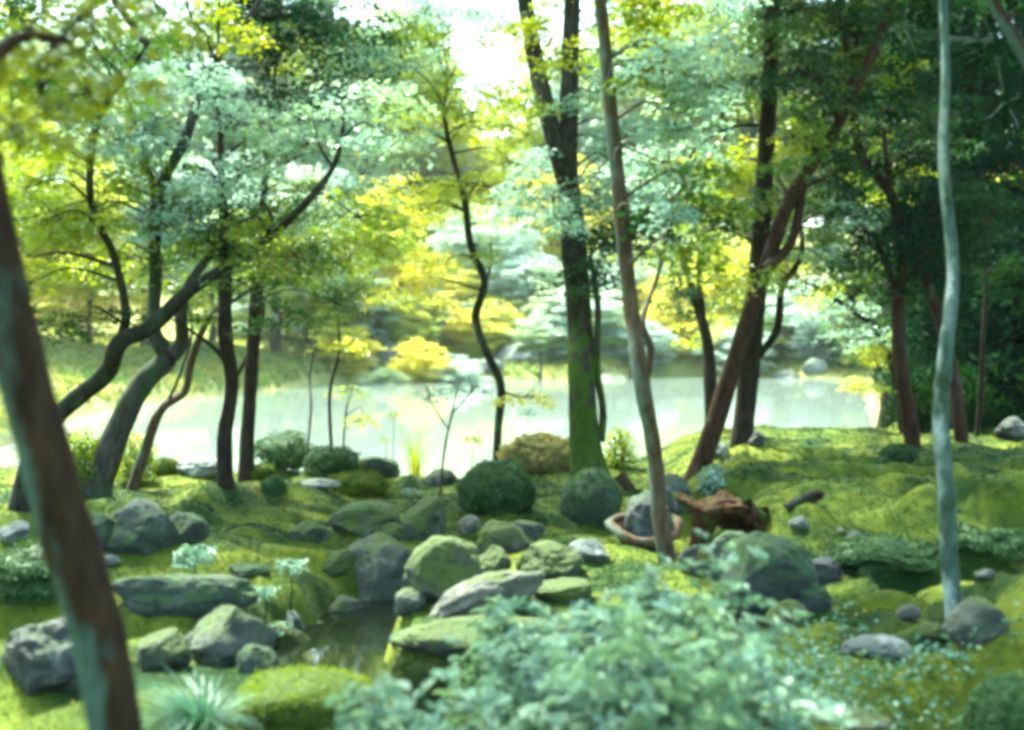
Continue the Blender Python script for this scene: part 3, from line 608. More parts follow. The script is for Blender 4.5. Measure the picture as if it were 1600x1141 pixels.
tree('red_tree', 'dark red trunk standing on the right moss, left of the pale lichen trunk', 'tree', 'red',
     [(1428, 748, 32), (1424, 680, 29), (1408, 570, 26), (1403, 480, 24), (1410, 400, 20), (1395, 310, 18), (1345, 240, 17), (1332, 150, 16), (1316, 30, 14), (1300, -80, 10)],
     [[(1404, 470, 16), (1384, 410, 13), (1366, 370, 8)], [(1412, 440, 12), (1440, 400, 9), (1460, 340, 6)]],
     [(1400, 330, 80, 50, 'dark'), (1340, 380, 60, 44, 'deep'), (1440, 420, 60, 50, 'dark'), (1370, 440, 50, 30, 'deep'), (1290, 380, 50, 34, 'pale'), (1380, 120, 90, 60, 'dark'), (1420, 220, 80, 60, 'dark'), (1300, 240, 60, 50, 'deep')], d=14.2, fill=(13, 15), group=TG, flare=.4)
tree('young_tree', 'curved green stem arching left over the pond at right', 'tree', 'thin',
     [(1414, 700, 17), (1406, 630, 16), (1392, 560, 15), (1368, 512, 14), (1330, 484, 11), (1282, 452, 7), (1255, 440, 4)],
     [[(1345, 496, 8), (1320, 440, 6), (1310, 400, 4)]],
     [(1300, 480, 60, 24, 'pale'), (1330, 520, 60, 24, 'pale'), (1280, 455, 50, 20, 'lime'), (1345, 610, 26, 24, 'yellow'), (1375, 580, 30, 40, 'yellow'), (1370, 540, 40, 24, 'lime')], d=17.4, group=TG, flare=.3)
tree('red_tree', 'reddish trunk just behind the pale lichen trunk', 'tree', 'red',
     [(1507, 742, 27), (1498, 650, 24), (1486, 570, 22), (1465, 490, 20), (1440, 420, 17), (1412, 350, 14), (1390, 290, 12), (1380, 200, 8)], (),
     [(1480, 330, 60, 60, 'dark'), (1500, 430, 60, 50, 'dark'), (1400, 260, 50, 40, 'deep'), (1540, 350, 60, 60, 'dark')], d=14.3, group=TG, flare=.4)
tree('young_tree', 'thin black stem against the evergreen at the right', 'tree', 'dark',
     [(1518, 735, 11), (1530, 650, 9), (1536, 540, 8), (1540, 430, 6), (1545, 300, 4)], (), [(1550, 320, 50, 50, 'dark'), (1540, 420, 40, 40, 'dark')], d=15.0, group=TG, flare=.2)
tree('lichen_tree', 'slim trunk white with lichen standing tall in the right foreground', 'tree', 'lichen',
     [(1494, 982, 34), (1484, 880, 31), (1478, 760, 30), (1470, 650, 29), (1479, 540, 25), (1489, 420, 22), (1474, 250, 18), (1478, 120, 16), (1474, 0, 15), (1466, -140, 13)],
     [[(1470, -70, 9), (1500, -150, 7), (1540, -240, 4)]],
     [(1410, 40, 70, 50, 'dark', 2.2), (1550, 60, 70, 60, 'dark', 2.0), (1570, 160, 60, 60, 'dark', 1.8), (1540, -60, 120, 60, 'dark', 1.8)], group=TG, flare=.35,
     over=[(.5, .5, 4.6, 1.6, .8, 'dark'), (-.5, 1.2, 4.9, 1.4, .8, 'dark'), (1.6, -.6, 4.6, 1.5, .7, 'dark'), (1.2, 2.4, 5.0, 1.6, .7, 'dark'), (-.9, 2.6, 5.0, 1.3, .6, 'deep')])
tree('leaning_tree', 'dark limb slanting across the upper right corner', 'tree', 'near',
     [(1800, 1000, 46), (1760, 600, 40), (1690, 260, 32), (1604, 92, 24), (1545, -8, 20), (1490, -120, 14)], [], [(1590, 20, 60, 40, 'dark', .6), (1640, 120, 60, 50, 'dark', .5)], d=6.2, group=TG, flare=.2, wander=.03)

# the evergreens that close the right side
def evergreen(name, label, px, d, wpx, top, leaf, n, ls, low=0.):
    x = (px - 800) / F * d; z0 = hz(x, d); root = empty(name, (x, d, z0), label, 'tree', 'evergreens at the right')
    ht = P(px, top, d)[2] - z0; r = wpx * d / F / 2
    b = Buf(); tube(b, np.array([(x, d, z0 - .3), (x + .05, d, z0 + ht * .3), (x - .1, d, z0 + ht * .62), (x, d, z0 + ht * .95)]), np.array([.2, .16, .1, .03]), 10, 5, .08, 3, .5); b.build('trunk', BK['dark'], root)
    K = n // 60; tt = rng.random(K); zz = z0 + ht * (low + (1 - low) * tt)
    prof = np.sqrt(np.clip(1 - np.abs(tt * 1.75 - .75) ** 2.2, .12, 1)); a = rng.random(K) * 2 * np.pi; q = rng.random(K) ** .4 * (.75 + .4 * rng.random(K))
    S = np.stack([x + np.cos(a) * r * prof * q, d + np.sin(a) * r * prof * q, zz], 1)
    C = np.repeat(S, 60, 0) + ball(K * 60) * np.array([.42, .42, .26])
    out = C - np.array([x, d, 0]); out[:, 2] = 1.2 * np.linalg.norm(out[:, :2], axis=1) * .4
    N = out / (np.linalg.norm(out, axis=1)[:, None] + .01) + rng.normal(size=C.shape) * .6
    mesh('crown', *leaves(C, N, ls * (.6 + .8 * rng.random(len(C))), .55), LM[leaf], root, smooth=False)
    b = Buf()
    for s in S[::max(1, K // 60)]:
        tube(b, np.array([(x, d, s[2] - .4), (x * .4 + s[0] * .6, d * .4 + s[1] * .6, s[2] - .1), s]), np.array([.03, .02, .006]), 5, 4, 0)
    b.build('limb', BK['dark'], root)
    return root
evergreen('evergreen_tree', 'broad dark evergreen filling the right side behind the lichen trunk', 1520, 20, 260, -150, 'dark', 34000, .12)
evergreen('evergreen_tree', 'dark evergreen with a rounded foot at the right edge of the pond', 1460, 22.5, 170, -60, 'deep', 22000, .12)
evergreen('evergreen_tree', 'dark evergreen at the right edge of the photo', 1620, 18.5, 220, 330, 'dark', 22000, .11)
evergreen('evergreen_tree', 'tall dark evergreen behind the red trunk at the upper right', 1390, 25, 170, -120, 'dark', 20000, .13, .42)
evergreen('evergreen_shrub', 'low green shrub between the reddish trunks and the lichen trunk', 1475, 17.8, 110, 590, 'dark', 9000, .08)

# ------------------------------------------------------------------ far trees
FARM = {}
def far_variant(leaf, seed):
    leaf = {'pale': 'glow_pale', 'yellow': 'glow_yellow', 'lime': 'glow_lime'}.get(leaf, leaf); key = (leaf, seed)
    if key in FARM: return FARM[key]
    r = np.random.default_rng(seed); K = 210
    v = r.normal(size=(K, 3)); v /= np.linalg.norm(v, axis=1)[:, None]; v *= (r.random((K, 1)) ** .45)
    v[:, 2] = np.abs(v[:, 2]) * np.where(r.random(K) < .35, -1, 1) * .95
    lob = 1 + .28 * vnoise(v * 2.2 + seed, seed); v *= lob[:, None]
    ii = np.repeat(np.arange(K), 46); m = len(ii); rr = .22 * np.sqrt(r.random(m)) ; a = r.random(m) * 6.283
    dx, dy = rr * np.cos(a), rr * np.sin(a)
    C = v[ii] + np.stack([dx, dy, -rr * rr * 1.2 + r.normal(size=m) * .02], 1)
    N = np.stack([dx * 2, dy * 2, np.ones(m)], 1) + r.normal(size=(m, 3)) * .45
    V, Fa = leaves(C, N, .075 * (.6 + .8 * r.random(m)), .7)
    o = mesh('crown', V, Fa, LM[leaf], smooth=False); me = o.data; bpy.data.objects.remove(o)
    b = Buf(); 
    tube(b, np.array([(0, 0, -.05), (.03, .01, .3), (-.02, 0, .6), (.01, 0, 1.)]), np.array([.035, .026, .018, .005]), 8, 4, .08, seed, .3)
    for q in range(5):
        e = v[q * 9] * .6; tube(b, np.array([(0, 0, .4 + q * .08), (e[0] * .16, e[1] * .16, .55 + q * .07), (e[0] * .3, e[1] * .3, .72 + q * .05)]), np.array([.014, .01, .003]), 6, 4, 0)
    o2 = b.build('trunk', BK['far']); m2 = o2.data; bpy.data.objects.remove(o2)
    FARM[key] = (me, m2); return FARM[key]
def far_tree(px, d, top, wpx, leaf, label, seed, frac=.9, name='broadleaf_tree', group='trees beyond the pond'):
    x = (px - 800) / F * d; z0 = hz(x, d); root = empty(name, (x, d, z0), label, 'tree', group)
    ht = max(1.5, P(px, top, d)[2] - z0); r = wpx * d / F / 2; me, m2 = far_variant(leaf, seed)
    c = link(bpy.data.objects.new('crown', me)); c.parent = root; c.location = (0, 0, ht * (1 - frac / 2)); c.scale = (r, r, ht * frac / 2)
    c.rotation_euler.z = rng.random() * 6.28
    t_ = link(bpy.data.objects.new('trunk', m2)); t_.parent = root; t_.scale = (ht * .8, ht * .8, ht * .8); t_.rotation_euler.z = c.rotation_euler.z
FT = [
 (40, 44, 200, 300, 'lime', 'lime green tree on the far left bank'), (140, 46, 350, 220, 'yellow', 'low yellow tree on the far left bank'),
 (230, 50, 160, 260, 'pale', 'pale tree behind the forked grey trunk'), (330, 54, 330, 220, 'lime', 'lime tree behind the pair of dark trunks'),
 (430, 58, 220, 240, 'pale', 'pale tree beyond the water right of the pair of trunks'), (520, 62, 380, 170, 'green', 'green tree behind the thin saplings'),
 (585, 66, 300, 170, 'yellow', 'bright yellow tree left of the slender winding tree'), (660, 69, 400, 190, 'yellow', 'spreading yellow maple on the far shore'),
 (745, 72, 300, 190, 'pale', 'pale tree behind the slender winding tree'), (830, 70, 390, 170, 'pale', 'low pale tree left of the mossy trunk'),
 (870, 76, 250, 180, 'yellow', 'yellow tree behind the mossy trunk'), (960, 72, 380, 170, 'pale', 'pale tree seen between the mossy and tan trunks'),
 (1050, 70, 420, 150, 'yellow', 'low yellow tree right of the tan trunk'), (1130, 74, 370, 180, 'yellow', 'yellow tree behind the leaning red trunk'),
 (1215, 72, 430, 150, 'pale', 'low pale tree right of the big dark trunk'), (1300, 66, 420, 190, 'pale', 'pale tree drooping to the far right shore'),
 (1370, 50, 380, 170, 'green', 'green tree on the right shore of the pond'),
 (480, 60, 430, 140, 'lime', 'low lime tree on the far bank behind the thin saplings'), (560, 63, 425, 150, 'pale', 'low pale tree over the pointed far rock'), (645, 66, 440, 160, 'yellow', 'low yellow tree right of the pointed far rock'), (900, 66, 440, 170, 'pale', 'low pale tree behind the footbridge')]
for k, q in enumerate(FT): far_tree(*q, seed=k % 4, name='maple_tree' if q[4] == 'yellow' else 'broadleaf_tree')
FT2 = [(690, 112, 90, 150, 'pale', 'slim pale tree reaching up the left of the sky gap'), (1010, 110, -60, 220, 'pale', 'pale tall tree at the top right of the slim tan trunk'), (80, 88, 40, 360, 'pale', 'tall pale tree at the upper left background'), (250, 92, 20, 330, 'pale', 'tall tree high behind the forked grey trunk'),
 (420, 95, -60, 330, 'deep', 'tall dark tree at the top behind the left maples'), (570, 98, 0, 330, 'lime', 'tall lime tree left of the sky gap'),
 (645, 104, 30, 200, 'pale', 'pale tree under the sky gap on its left'), (755, 108, 205, 220, 'lime', 'lime tree just below the sky gap'),
 (860, 104, 60, 200, 'lime', 'tall lime tree between the two mossy limbs'), (960, 100, 20, 260, 'pale', 'tall pale tree behind the slim tan trunk'),
 (1090, 96, -20, 300, 'lime', 'tall lime tree left of the big dark trunk'), (1230, 92, -60, 300, 'green', 'tall green tree right of the big dark trunk'),
 (1390, 88, -80, 320, 'deep', 'tall dark tree high behind the right trunks'), (1590, 60, 120, 240, 'yellow', 'yellow tree glimpsed at the right edge'),
 (-60, 60, 60, 300, 'lime', 'lime tree cut by the left edge of the photo'), (1720, 56, 0, 300, 'green', 'green tree beyond the right edge of the evergreens')]
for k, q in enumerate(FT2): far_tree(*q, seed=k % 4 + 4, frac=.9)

FT3 = [(-120, 60, 'deep', 'farthest left dark tree of the background wood'), (30, 0, 'lime', 'far background tree behind the upper left branches'), (170, 40, 'deep', 'dark far background tree between the left limbs'),
 (310, 20, 'pale', 'pale far background tree above the pair of trunks'), (440, 70, 'green', 'green far background tree right of the pair of trunks'), (560, 110, 'pale', 'pale far background tree left of the winding tree top'),
 (660, 180, 'lime', 'lime far background tree left under the sky gap'), (745, 215, 'pale', 'pale far background tree low under the sky gap'), (840, 190, 'green', 'green far background tree behind the mossy fork'),
 (940, 90, 'pale', 'pale far background tree left of the slim tan trunk'), (1050, 40, 'lime', 'lime far background tree right of the slim tan trunk'), (1160, 20, 'pale', 'pale far background tree at the big dark trunk'),
 (1290, 0, 'deep', 'dark far background tree behind the red fork'), (1420, -20, 'deep', 'dark far background tree behind the red trunks')]
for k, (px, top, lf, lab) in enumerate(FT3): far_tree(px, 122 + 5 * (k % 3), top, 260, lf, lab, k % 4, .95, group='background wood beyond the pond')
FSH = [(545, 596, 70, 60, 'yellow'), (598, 600, 60, 34, 'pale'), (655, 597, 80, 60, 'yellow'), (715, 597, 70, 44, 'pale'), (20, 585, 120, 80, 'lime'), (110, 600, 120, 50, 'straw'), (420, 590, 110, 60, 'pale'), (500, 588, 90, 70, 'green'), (560, 590, 70, 60, 'green'), (590, 585, 70, 70, 'pale'), (640, 590, 70, 60, 'lime'), (690, 585, 90, 70, 'pale'),
 (735, 588, 80, 60, 'yellow'), (780, 583, 80, 50, 'lime'), (850, 588, 80, 50, 'pale'), (880, 580, 80, 60, 'pale'), (960, 585, 80, 50, 'pale'), (1010, 588, 70, 50, 'pale'), (1065, 585, 90, 80, 'yellow'), (1140, 588, 90, 60, 'pale'),
 (1200, 585, 80, 50, 'green'), (1250, 583, 80, 50, 'pale'), (1305, 585, 90, 70, 'pale'), (1350, 590, 70, 60, 'deep')]
SAY = {'lime': 'lime green', 'straw': 'straw yellow', 'pale': 'pale blue green', 'green': 'mid green', 'deep': 'dark green', 'yellow': 'yellow'}
BESIDE = ['at the water below the low pale far tree', 'just before the pointed far rock', 'at the water right of the pointed far rock', 'at the water behind the slender winding tree', 'at the left edge beyond the water', 'on the far left grass bank', 'beyond the water right of the pair of trunks', 'behind the thin saplings', 'behind the far pointed rock on its left', 'above the far pointed rock', 'right of the far pointed rock', 'left of the slender winding tree foot',
 'just left of the slender winding tree', 'right of the slender winding tree', 'over the large far rock', 'touching the mossy trunk on its left', 'between the mossy and tan trunks', 'just right of the tan trunk', 'left of the leaning red trunk', 'behind the leaning red trunk',
 'just right of the big dark trunk', 'above the small far right rocks', 'drooping to the far right water', 'nearest the curved green stem']
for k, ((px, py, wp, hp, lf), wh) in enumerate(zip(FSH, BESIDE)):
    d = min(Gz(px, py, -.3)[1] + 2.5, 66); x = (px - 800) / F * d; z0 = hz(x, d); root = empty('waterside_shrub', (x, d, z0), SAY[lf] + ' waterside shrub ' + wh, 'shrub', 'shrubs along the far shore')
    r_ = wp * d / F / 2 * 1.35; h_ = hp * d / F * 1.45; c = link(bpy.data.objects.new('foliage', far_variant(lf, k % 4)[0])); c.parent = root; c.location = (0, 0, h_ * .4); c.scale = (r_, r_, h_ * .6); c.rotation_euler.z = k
# ------------------------------------------------------------------ shrubs and plants
def dome(name, label, px, py, wpx, hpx, leaf, n, ls, cat='shrub', d=None, group=None, deep=1.0, lump=.12, core=True, normal=.7, inner=.82, fine=False, z0=None, whorl=False):
    g0 = G(px, py) if d is None else np.array([*P(px, py, d)[:2], hz(*P(px, py, d)[:2])])
    if z0 is not None: g0[2] = z0
    D = g0[1]; a = wpx * D / F / 2; h = hpx * D / F; b = a * deep; cy_ = D + b * .7
    root = empty(name, (g0[0], cy_, g0[2]), label, cat, group); cen = np.array([g0[0], cy_, g0[2] + h * .42])
    v = rng.normal(size=(n, 3)); v /= np.linalg.norm(v, axis=1)[:, None]
    s = int(px + py); k = 1 + lump * fbm(v * 2.3 + s, 3, s)
    C = v * np.array([a, b, h * .58]) * (k * (inner + (1.02 - inner) * rng.random(n) ** .5))[:, None] + cen
    ok = C[:, 2] > g0[2] - .05; C, v = C[ok], v[ok]
    if whorl:
        m = len(C) // 8; cc = C[:m]; ax = v[:m] * .7 + np.array([0, 0, .75]) + rng.normal(size=(m, 3)) * .25; ax /= np.linalg.norm(ax, axis=1)[:, None]
        ii = np.repeat(np.arange(m), 8); T = rng.normal(size=(m * 8, 3)); T -= (T * ax[ii]).sum(1)[:, None] * ax[ii]; T /= np.linalg.norm(T, axis=1)[:, None]
        sz = (ls * (.6 + .7 * rng.random(m)))[ii] * (.6 + .6 * rng.random(m * 8)); C = cc[ii] + T * sz[:, None] * .5 - ax[ii] * (rng.random((m * 8, 1)) * ls * .5)
        mesh('foliage', *leaves(C, ax[ii] - T * .25 + rng.normal(size=C.shape) * .2, sz, .45, .12, True, T), LM[leaf], root, smooth=False)
    else: mesh('foliage', *leaves(C, v + np.array([0, 0, .5]) + rng.normal(size=C.shape) * normal, ls * (.6 + .8 * rng.random(len(C))), .6, .15, fine), LM[leaf], root, smooth=False)
    if core:
        k = 1 + lump * fbm(ICO3 * 2.3 + s, 3, s)
        mesh('core', ICO3 * np.array([a, b, h * .58]) * (k * inner * .97)[:, None] + cen, ICF3, LM[leaf], root)
    else:
        bf = Buf()
        for q in C[::max(1, len(C) // 26)]:
            st = np.array([g0[0] + rng.normal() * a * .15, cy_ + rng.normal() * b * .15, g0[2] - .05])
            tube(bf, np.array([st, st * .45 + q * .55 + [0, 0, .04], q]), np.array([.008, .006, .003]), 5, 4, 0)
        bf.build('stem', BK['thin'], root)
    return root
dome('clipped_shrub', 'round dark clipped bush in front of the slender winding tree', 776, 808, 122, 84, 'clip', 9000, .03, lump=.12, inner=.86)
BS = 'bushes on the pond bank'
dome('shrub', 'rounded bush on the bank right of the pair of trunks', 440, 732, 92, 52, 'clip', 3400, .04, group=BS, lump=.3, inner=.75)
dome('shrub', 'smaller bush under the thin saplings', 516, 728, 76, 42, 'clip', 2800, .04, group=BS, lump=.32, inner=.75)
dome('shrub', 'yellow green moss cushion on the bright bank', 556, 776, 100, 34, 'olive', 3000, .03, group=BS, lump=.25)
dome('shrub', 'tiny dark bush below the pair of trunks', 424, 780, 40, 30, 'clip', 1300, .03, group=BS)
dome('shrub', 'small golden bush at the foot of the right dark trunk of the pair', 408, 752, 40, 24, 'olive', 1200, .03, group=BS)
dome('shrub', 'low bush left of the blue grey bank stone', 256, 745, 40, 28, 'olive', 1200, .03, group=BS)
dome('shrub', 'leafy yellow green bush at the foot of the forked grey tree', 205, 760, 70, 80, 'lime', 900, .055, group=BS, core=False, inner=.2)
dome('shrub', 'light leafy bush behind the near leaning trunk', 120, 770, 80, 90, 'lime', 1000, .055, group=BS, core=False, inner=.2)
dome('shrub', 'leafy bush right of the big mossy trunk', 970, 745, 56, 70, 'lime', 700, .055, group=BS, core=False, inner=.2, d=15.3)
dome('shrub', 'dark low bush left of the dark red trunk', 1412, 722, 56, 26, 'clip', 1600, .035, group=BS)
dome('shrub', 'pale leafy bush at the foot of the leaning red trunk', 1120, 778, 56, 46, 'shrub', 420, .05, group=BS, core=False, inner=.1)
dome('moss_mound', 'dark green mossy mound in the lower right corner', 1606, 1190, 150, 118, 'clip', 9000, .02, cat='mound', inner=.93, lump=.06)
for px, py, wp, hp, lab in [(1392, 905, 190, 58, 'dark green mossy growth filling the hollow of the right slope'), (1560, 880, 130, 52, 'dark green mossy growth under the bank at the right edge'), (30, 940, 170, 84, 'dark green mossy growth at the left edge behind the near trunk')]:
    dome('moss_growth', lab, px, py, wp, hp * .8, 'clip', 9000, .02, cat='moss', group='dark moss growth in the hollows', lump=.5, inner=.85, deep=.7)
FS = 'blue green bushes in the near foreground'
for px, py, wp, hp, d, lab in [
    (1105, 1140, 330, 260, 4.6, 'tallest blue green bush, in front of the hollow stump'), (1010, 1100, 200, 235, 4.9, 'blue green bush directly below the slim tan trunk'),
    (860, 1190, 330, 210, 4.3, 'blue green bush covering the long flat slab'), (690, 1210, 300, 160, 4.0, 'low blue green bush below the mossy overhanging rock'),
    (1000, 1220, 380, 240, 3.8, 'blue green bush at the bottom centre right'), (1180, 1230, 300, 220, 3.9, 'blue green bush at the bottom left of the pale ground cover'),
    (560, 1220, 260, 130, 3.7, 'lowest blue green bush at the bottom edge right of the stepping stone'), (790, 1040, 150, 110, 5.2, 'small feathery blue green bush by the wet slab')]:
    g = P(px, py, d); top = P(px, py - hp * .93, d)[2]; gz = hz(g[0], d); hpx = (top - gz) * F / d
    dome('foreground_shrub', lab, px, py, wp, hpx, 'shrub', int(2700 * wp / 300), .062, group=FS, d=d, core=False, inner=.2, lump=.42, normal=.55, fine=True, whorl=True)
# rosettes on thin stalks
def rosette(px, py, top, r, n, label, leaf='shrub', d=None):
    g0 = G(px, py) if d is None else np.array([*P(px, py, d)[:2], hz(*P(px, py, d)[:2])])
    D = g0[1]; root = empty('stalk_plant', g0, label, 'plant', 'leaf rosettes on thin stalks'); c = P(px + 3, top, D)
    b = Buf(); tube(b, np.array([g0 - [0, 0, .05], g0 * .5 + c * .5 + [.01, 0, 0], c]), np.array([.006, .005, .003]), 6, 4, 0); b.build('stem', BK['thin'], root)
    a = rng.random(n) * 6.283; R_ = r * D / F; q = .35 + .65 * rng.random(n)
    C = c + np.stack([np.cos(a) * R_ * q, np.sin(a) * R_ * q, (rng.random(n) - .4) * R_ * .7], 1)
    mesh('rosette', *leaves(C, (C - c) * 1.2 / R_ + np.array([0, 0, 1.]) + rng.normal(size=C.shape) * .3, R_ * .55, .4, .12, True), LM[leaf], root, smooth=False)
for q in [(300, 930, 872, 36, 90, 'largest pale leaf rosette above the dark left ledge'), (452, 975, 885, 26, 60, 'pale rosette on a thin stalk left of the largest pool boulder'),
          (412, 985, 928, 22, 45, 'lower pale rosette left of the stalked one'), (432, 1020, 985, 26, 40, 'leaf rosette growing over the flat topped block'),
          (640, 785, 770, 16, 30, 'tiny pale rosette on the moss left of the dark bank rock'), (612, 740, 650, 12, 26, 'thin stalked rosette against the pond left of the bare sapling', 'lime'),
          (600, 742, 688, 10, 22, 'short stalked rosette against the pond', 'lime'), (735, 738, 690, 16, 34, 'leafy stalk left of the slender winding tree', 'lime'),
          (822, 735, 645, 16, 34, 'thin leafy stalk between the slender tree and the mossy trunk', 'pale'), (1104, 905, 870, 18, 30, 'fern like rosette below the brown stump', 'green')]:
    rosette(*q)
tree('sapling', 'bare thin sapling with tiny leaves in front of the pond gap', 'sapling', 'far', [(687, 780, 5), (695, 700, 4.5), (708, 640, 3.5), (716, 600, 2)],
     [[(700, 670, 3), (680, 640, 3), (668, 615, 2)], [(708, 645, 3), (730, 620, 3), (745, 600, 2)]], [(712, 605, 20, 10, 'pale'), (672, 615, 12, 8, 'pale'), (740, 605, 14, 8, 'pale')], d=13.2, group='saplings on the pond bank', flare=0, per=10)
def blades(name, label, px, py, n, length, spread, leaf, wid, cat, d=None, lean=(0, 0), up=.75, group=None):
    g0 = G(px, py) if d is None else np.array([*P(px, py, d)[:2], hz(*P(px, py, d)[:2])])
    root = empty(name, g0, label, cat, group); V = []; Fa = []
    for k in range(n):
        a = rng.random() * 6.283; L = length * (.55 + .6 * rng.random()); o = np.array([math.cos(a), math.sin(a), 0]); s = np.array([-o[1], o[0], 0]) * wid
        out = spread * (.25 + .75 * rng.random()); b0 = g0 + o * rng.random() * length * .12; ln = np.array([lean[0], lean[1], 0]) * L
        ts = np.linspace(0, 1, 6); pts = b0 + o * (out * L * ts ** 1.5)[:, None] + ln * (ts ** 2)[:, None] + np.array([0, 0, 1]) * (L * (up * ts * 1.5 - .75 * out * ts ** 2.4))[:, None]
        ww = np.array([.8, 1, .9, .7, .45, .05])[:, None]; i0 = len(V) * 12
        V.append(np.stack([pts - s * ww, pts + s * ww], 1).reshape(-1, 3))
        Fa += [[i0 + 2 * q, i0 + 2 * q + 1, i0 + 2 * q + 3, i0 + 2 * q + 2] for q in range(5)]
    mesh('blade_tuft', np.concatenate(V), np.array(Fa), LM[leaf], root); return root
blades('sedge_tuft', 'tuft of arching silvery green grass in the foreground between trunk and stepping stone', 312, 1190, 380, .33, 1.25, 'sedge', .0045, 'grass tuft', d=4.95, lean=(-.25, 0))
blades('reed_clump', 'thin pale reeds at the water edge left of the clipped bush', 650, 752, 60, .62, .5, 'lime', .005, 'reeds', d=14.9, up=.9)
dome('straw_mound', 'heap of dry straw coloured grass behind the clipped bush', 846, 734, 124, 52, 'straw', 3200, .08, cat='dry grass', d=14.9, lump=.2, inner=.8, normal=.9)
blades('grass_tuft', 'small grass tuft left of the bare sapling', 562, 742, 60, .28, .5, 'lime', .005, 'grass tuft', d=14.6)

n = 90000; y = 24 + 44 * rng.random(n); x = -34 + 62 * rng.random(n); sd = seg_dist(x, y, POND, True); k = (sd > .05) & (sd < 14 * rng.random(n) ** 1.6); x, y = x[k], y[k]; z = H(x, y)
b = Buf(); C = np.stack([x, y, z + .10], 1); b.add(*leaves(C, np.array([0, -.8, .5]) + rng.normal(size=C.shape) * .7, .34 * (.5 + .9 * rng.random(len(x))), .35))
props(b.build('bank_grass', leafmat('bank_grass_blade', (.17, .22, .05), (.34, .33, .10), (.12, .20, .05), .4, .7, .2, .4), smooth=False), 'long yellow green grass on the far banks', 'grass', kind='stuff')
# ------------------------------------------------------------------ stumps, bowl, logs, footbridge
wood = bark('rotten_wood', (.018, .009, .005), (.085, .04, .02), (.06, .09, .015), .3, 0, 1.0, 7)
g0 = G(1022, 868); D = g0[1]; c = np.array([g0[0], D + .62, g0[2] + .02]); rx = 56 * D / F
root = empty('hollow_stump', c, 'hollow stump with a pale brown rim holding a dark wet stone, behind the tan trunk', 'stump')
top = P(1022, 824, D + .62)[2]; a = np.linspace(0, 2 * np.pi, 49)[:-1]
b = Buf(); prof = [(.62, c[2] - .1), (.78, c[2] + .35 * (top - c[2])), (1.0, top), (.86, top + .004), (.7, c[2] + .3 * (top - c[2])), (.1, c[2] + .05)]
V = np.array([[c[0] + rx * r * (1 + .05 * math.sin(3 * t_) + .03 * math.sin(7 * t_)) * math.cos(t_), c[1] + rx * r * math.sin(t_) * .9, z + .26 * rx * r * math.sin(t_) * (z > c[2] + .06)] for r, z in prof for t_ in a])
i = np.arange(5)[:, None] * 48 + np.arange(48)[None]; j = np.arange(5)[:, None] * 48 + (np.arange(48)[None] + 1) % 48
b.add(V, np.stack([i, j, j + 48, i + 48], -1).reshape(-1, 4)); b.build('bowl', BK['dark'], root)
b = Buf(); ring = np.array([[c[0] + rx * (1 + .05 * math.sin(3 * t_) + .03 * math.sin(7 * t_)) * math.cos(t_), c[1] + rx * .9 * math.sin(t_), top + .26 * rx * math.sin(t_) + .012 * math.sin(2 * t_ + 1)] for t_ in np.linspace(0, 2 * np.pi, 25)])
tube(b, ring, np.full(25, .036), 9, 3, .18, 4); b.build('rim', BK['tan'], root)
V = rockshape(303, 5, .05) * np.array([rx * .82, rx * .68, .25]) + np.array([c[0], c[1], top + .02])
props(mesh('boulder', V, ICF, RK['dark'], origin=(c[0], c[1], top)), 'dark wet domed stone lying in the hollow stump', 'rock', SB)
root_g = G(1130, 850); D = root_g[1]; root = empty('rotten_stump', root_g, 'rotten brown stump with an arching root beside the hollow stump', 'stump')
b = Buf(); V = rockshape(91, 12, .28); V = V * np.array([.33, .2, .10]); V[:, 2] += .05 * np.sin(V[:, 0] * 11 + 1) - .34 * V[:, 0]
V *= (1 + .16 * fbm(V * np.array([9, 9, 30]) + 3, 3, 12))[:, None]; cs = P(1140, 800, D + .12); b.add(V + cs, ICF)
for L in ([(1104, 792, 50), (1098, 822, 40), (1088, 852, 28), (1070, 878, 14)], [(1142, 812, 56), (1146, 836, 34), (1138, 862, 26), (1150, 890, 12)], [(1176, 812, 46), (1190, 832, 30), (1206, 856, 18)], [(1160, 800, 44), (1196, 818, 26), (1220, 836, 10)]):
    pr = np.array([P(q[0], q[1], D + .05 * k) for k, q in enumerate(L)]); tube(b, pr, np.array([q[2] * D / F / 2 for q in L]), 16, 7, .4, 8 + len(b.v))
b.build('stump', wood, root)
def log(pts, d, label, m, name='fallen_log', seed=2):
    pr = np.array([P(q[0], q[1], d + (q[3] if len(q) > 3 else 0)) for q in pts]); b = Buf(); tube(b, pr, np.array([q[2] * d / F / 2 for q in pts]), 12, 6, .15, seed)
    V = pr[0]; o = b.build(name, m, origin=tuple(pr.mean(0))); props(o, label, 'log', 'dead wood lying on the moss'); return o
log([(968, 742, 20), (978, 758, 19), (998, 780, 16)], 13.4, 'short brown cut branch propped against the mossy trunk', BK['tan'])
log([(1228, 796, 20), (1256, 782, 22), (1282, 772, 16)], G(1255, 797)[1] + .1, 'short wedge of dead wood lying on the right moss slope', BK['thin'])
log([(860, 725, 6), (885, 712, 7), (896, 690, 6)], 15.0, 'thin rusty dead twig at the left foot of the mossy trunk', BK['red'])
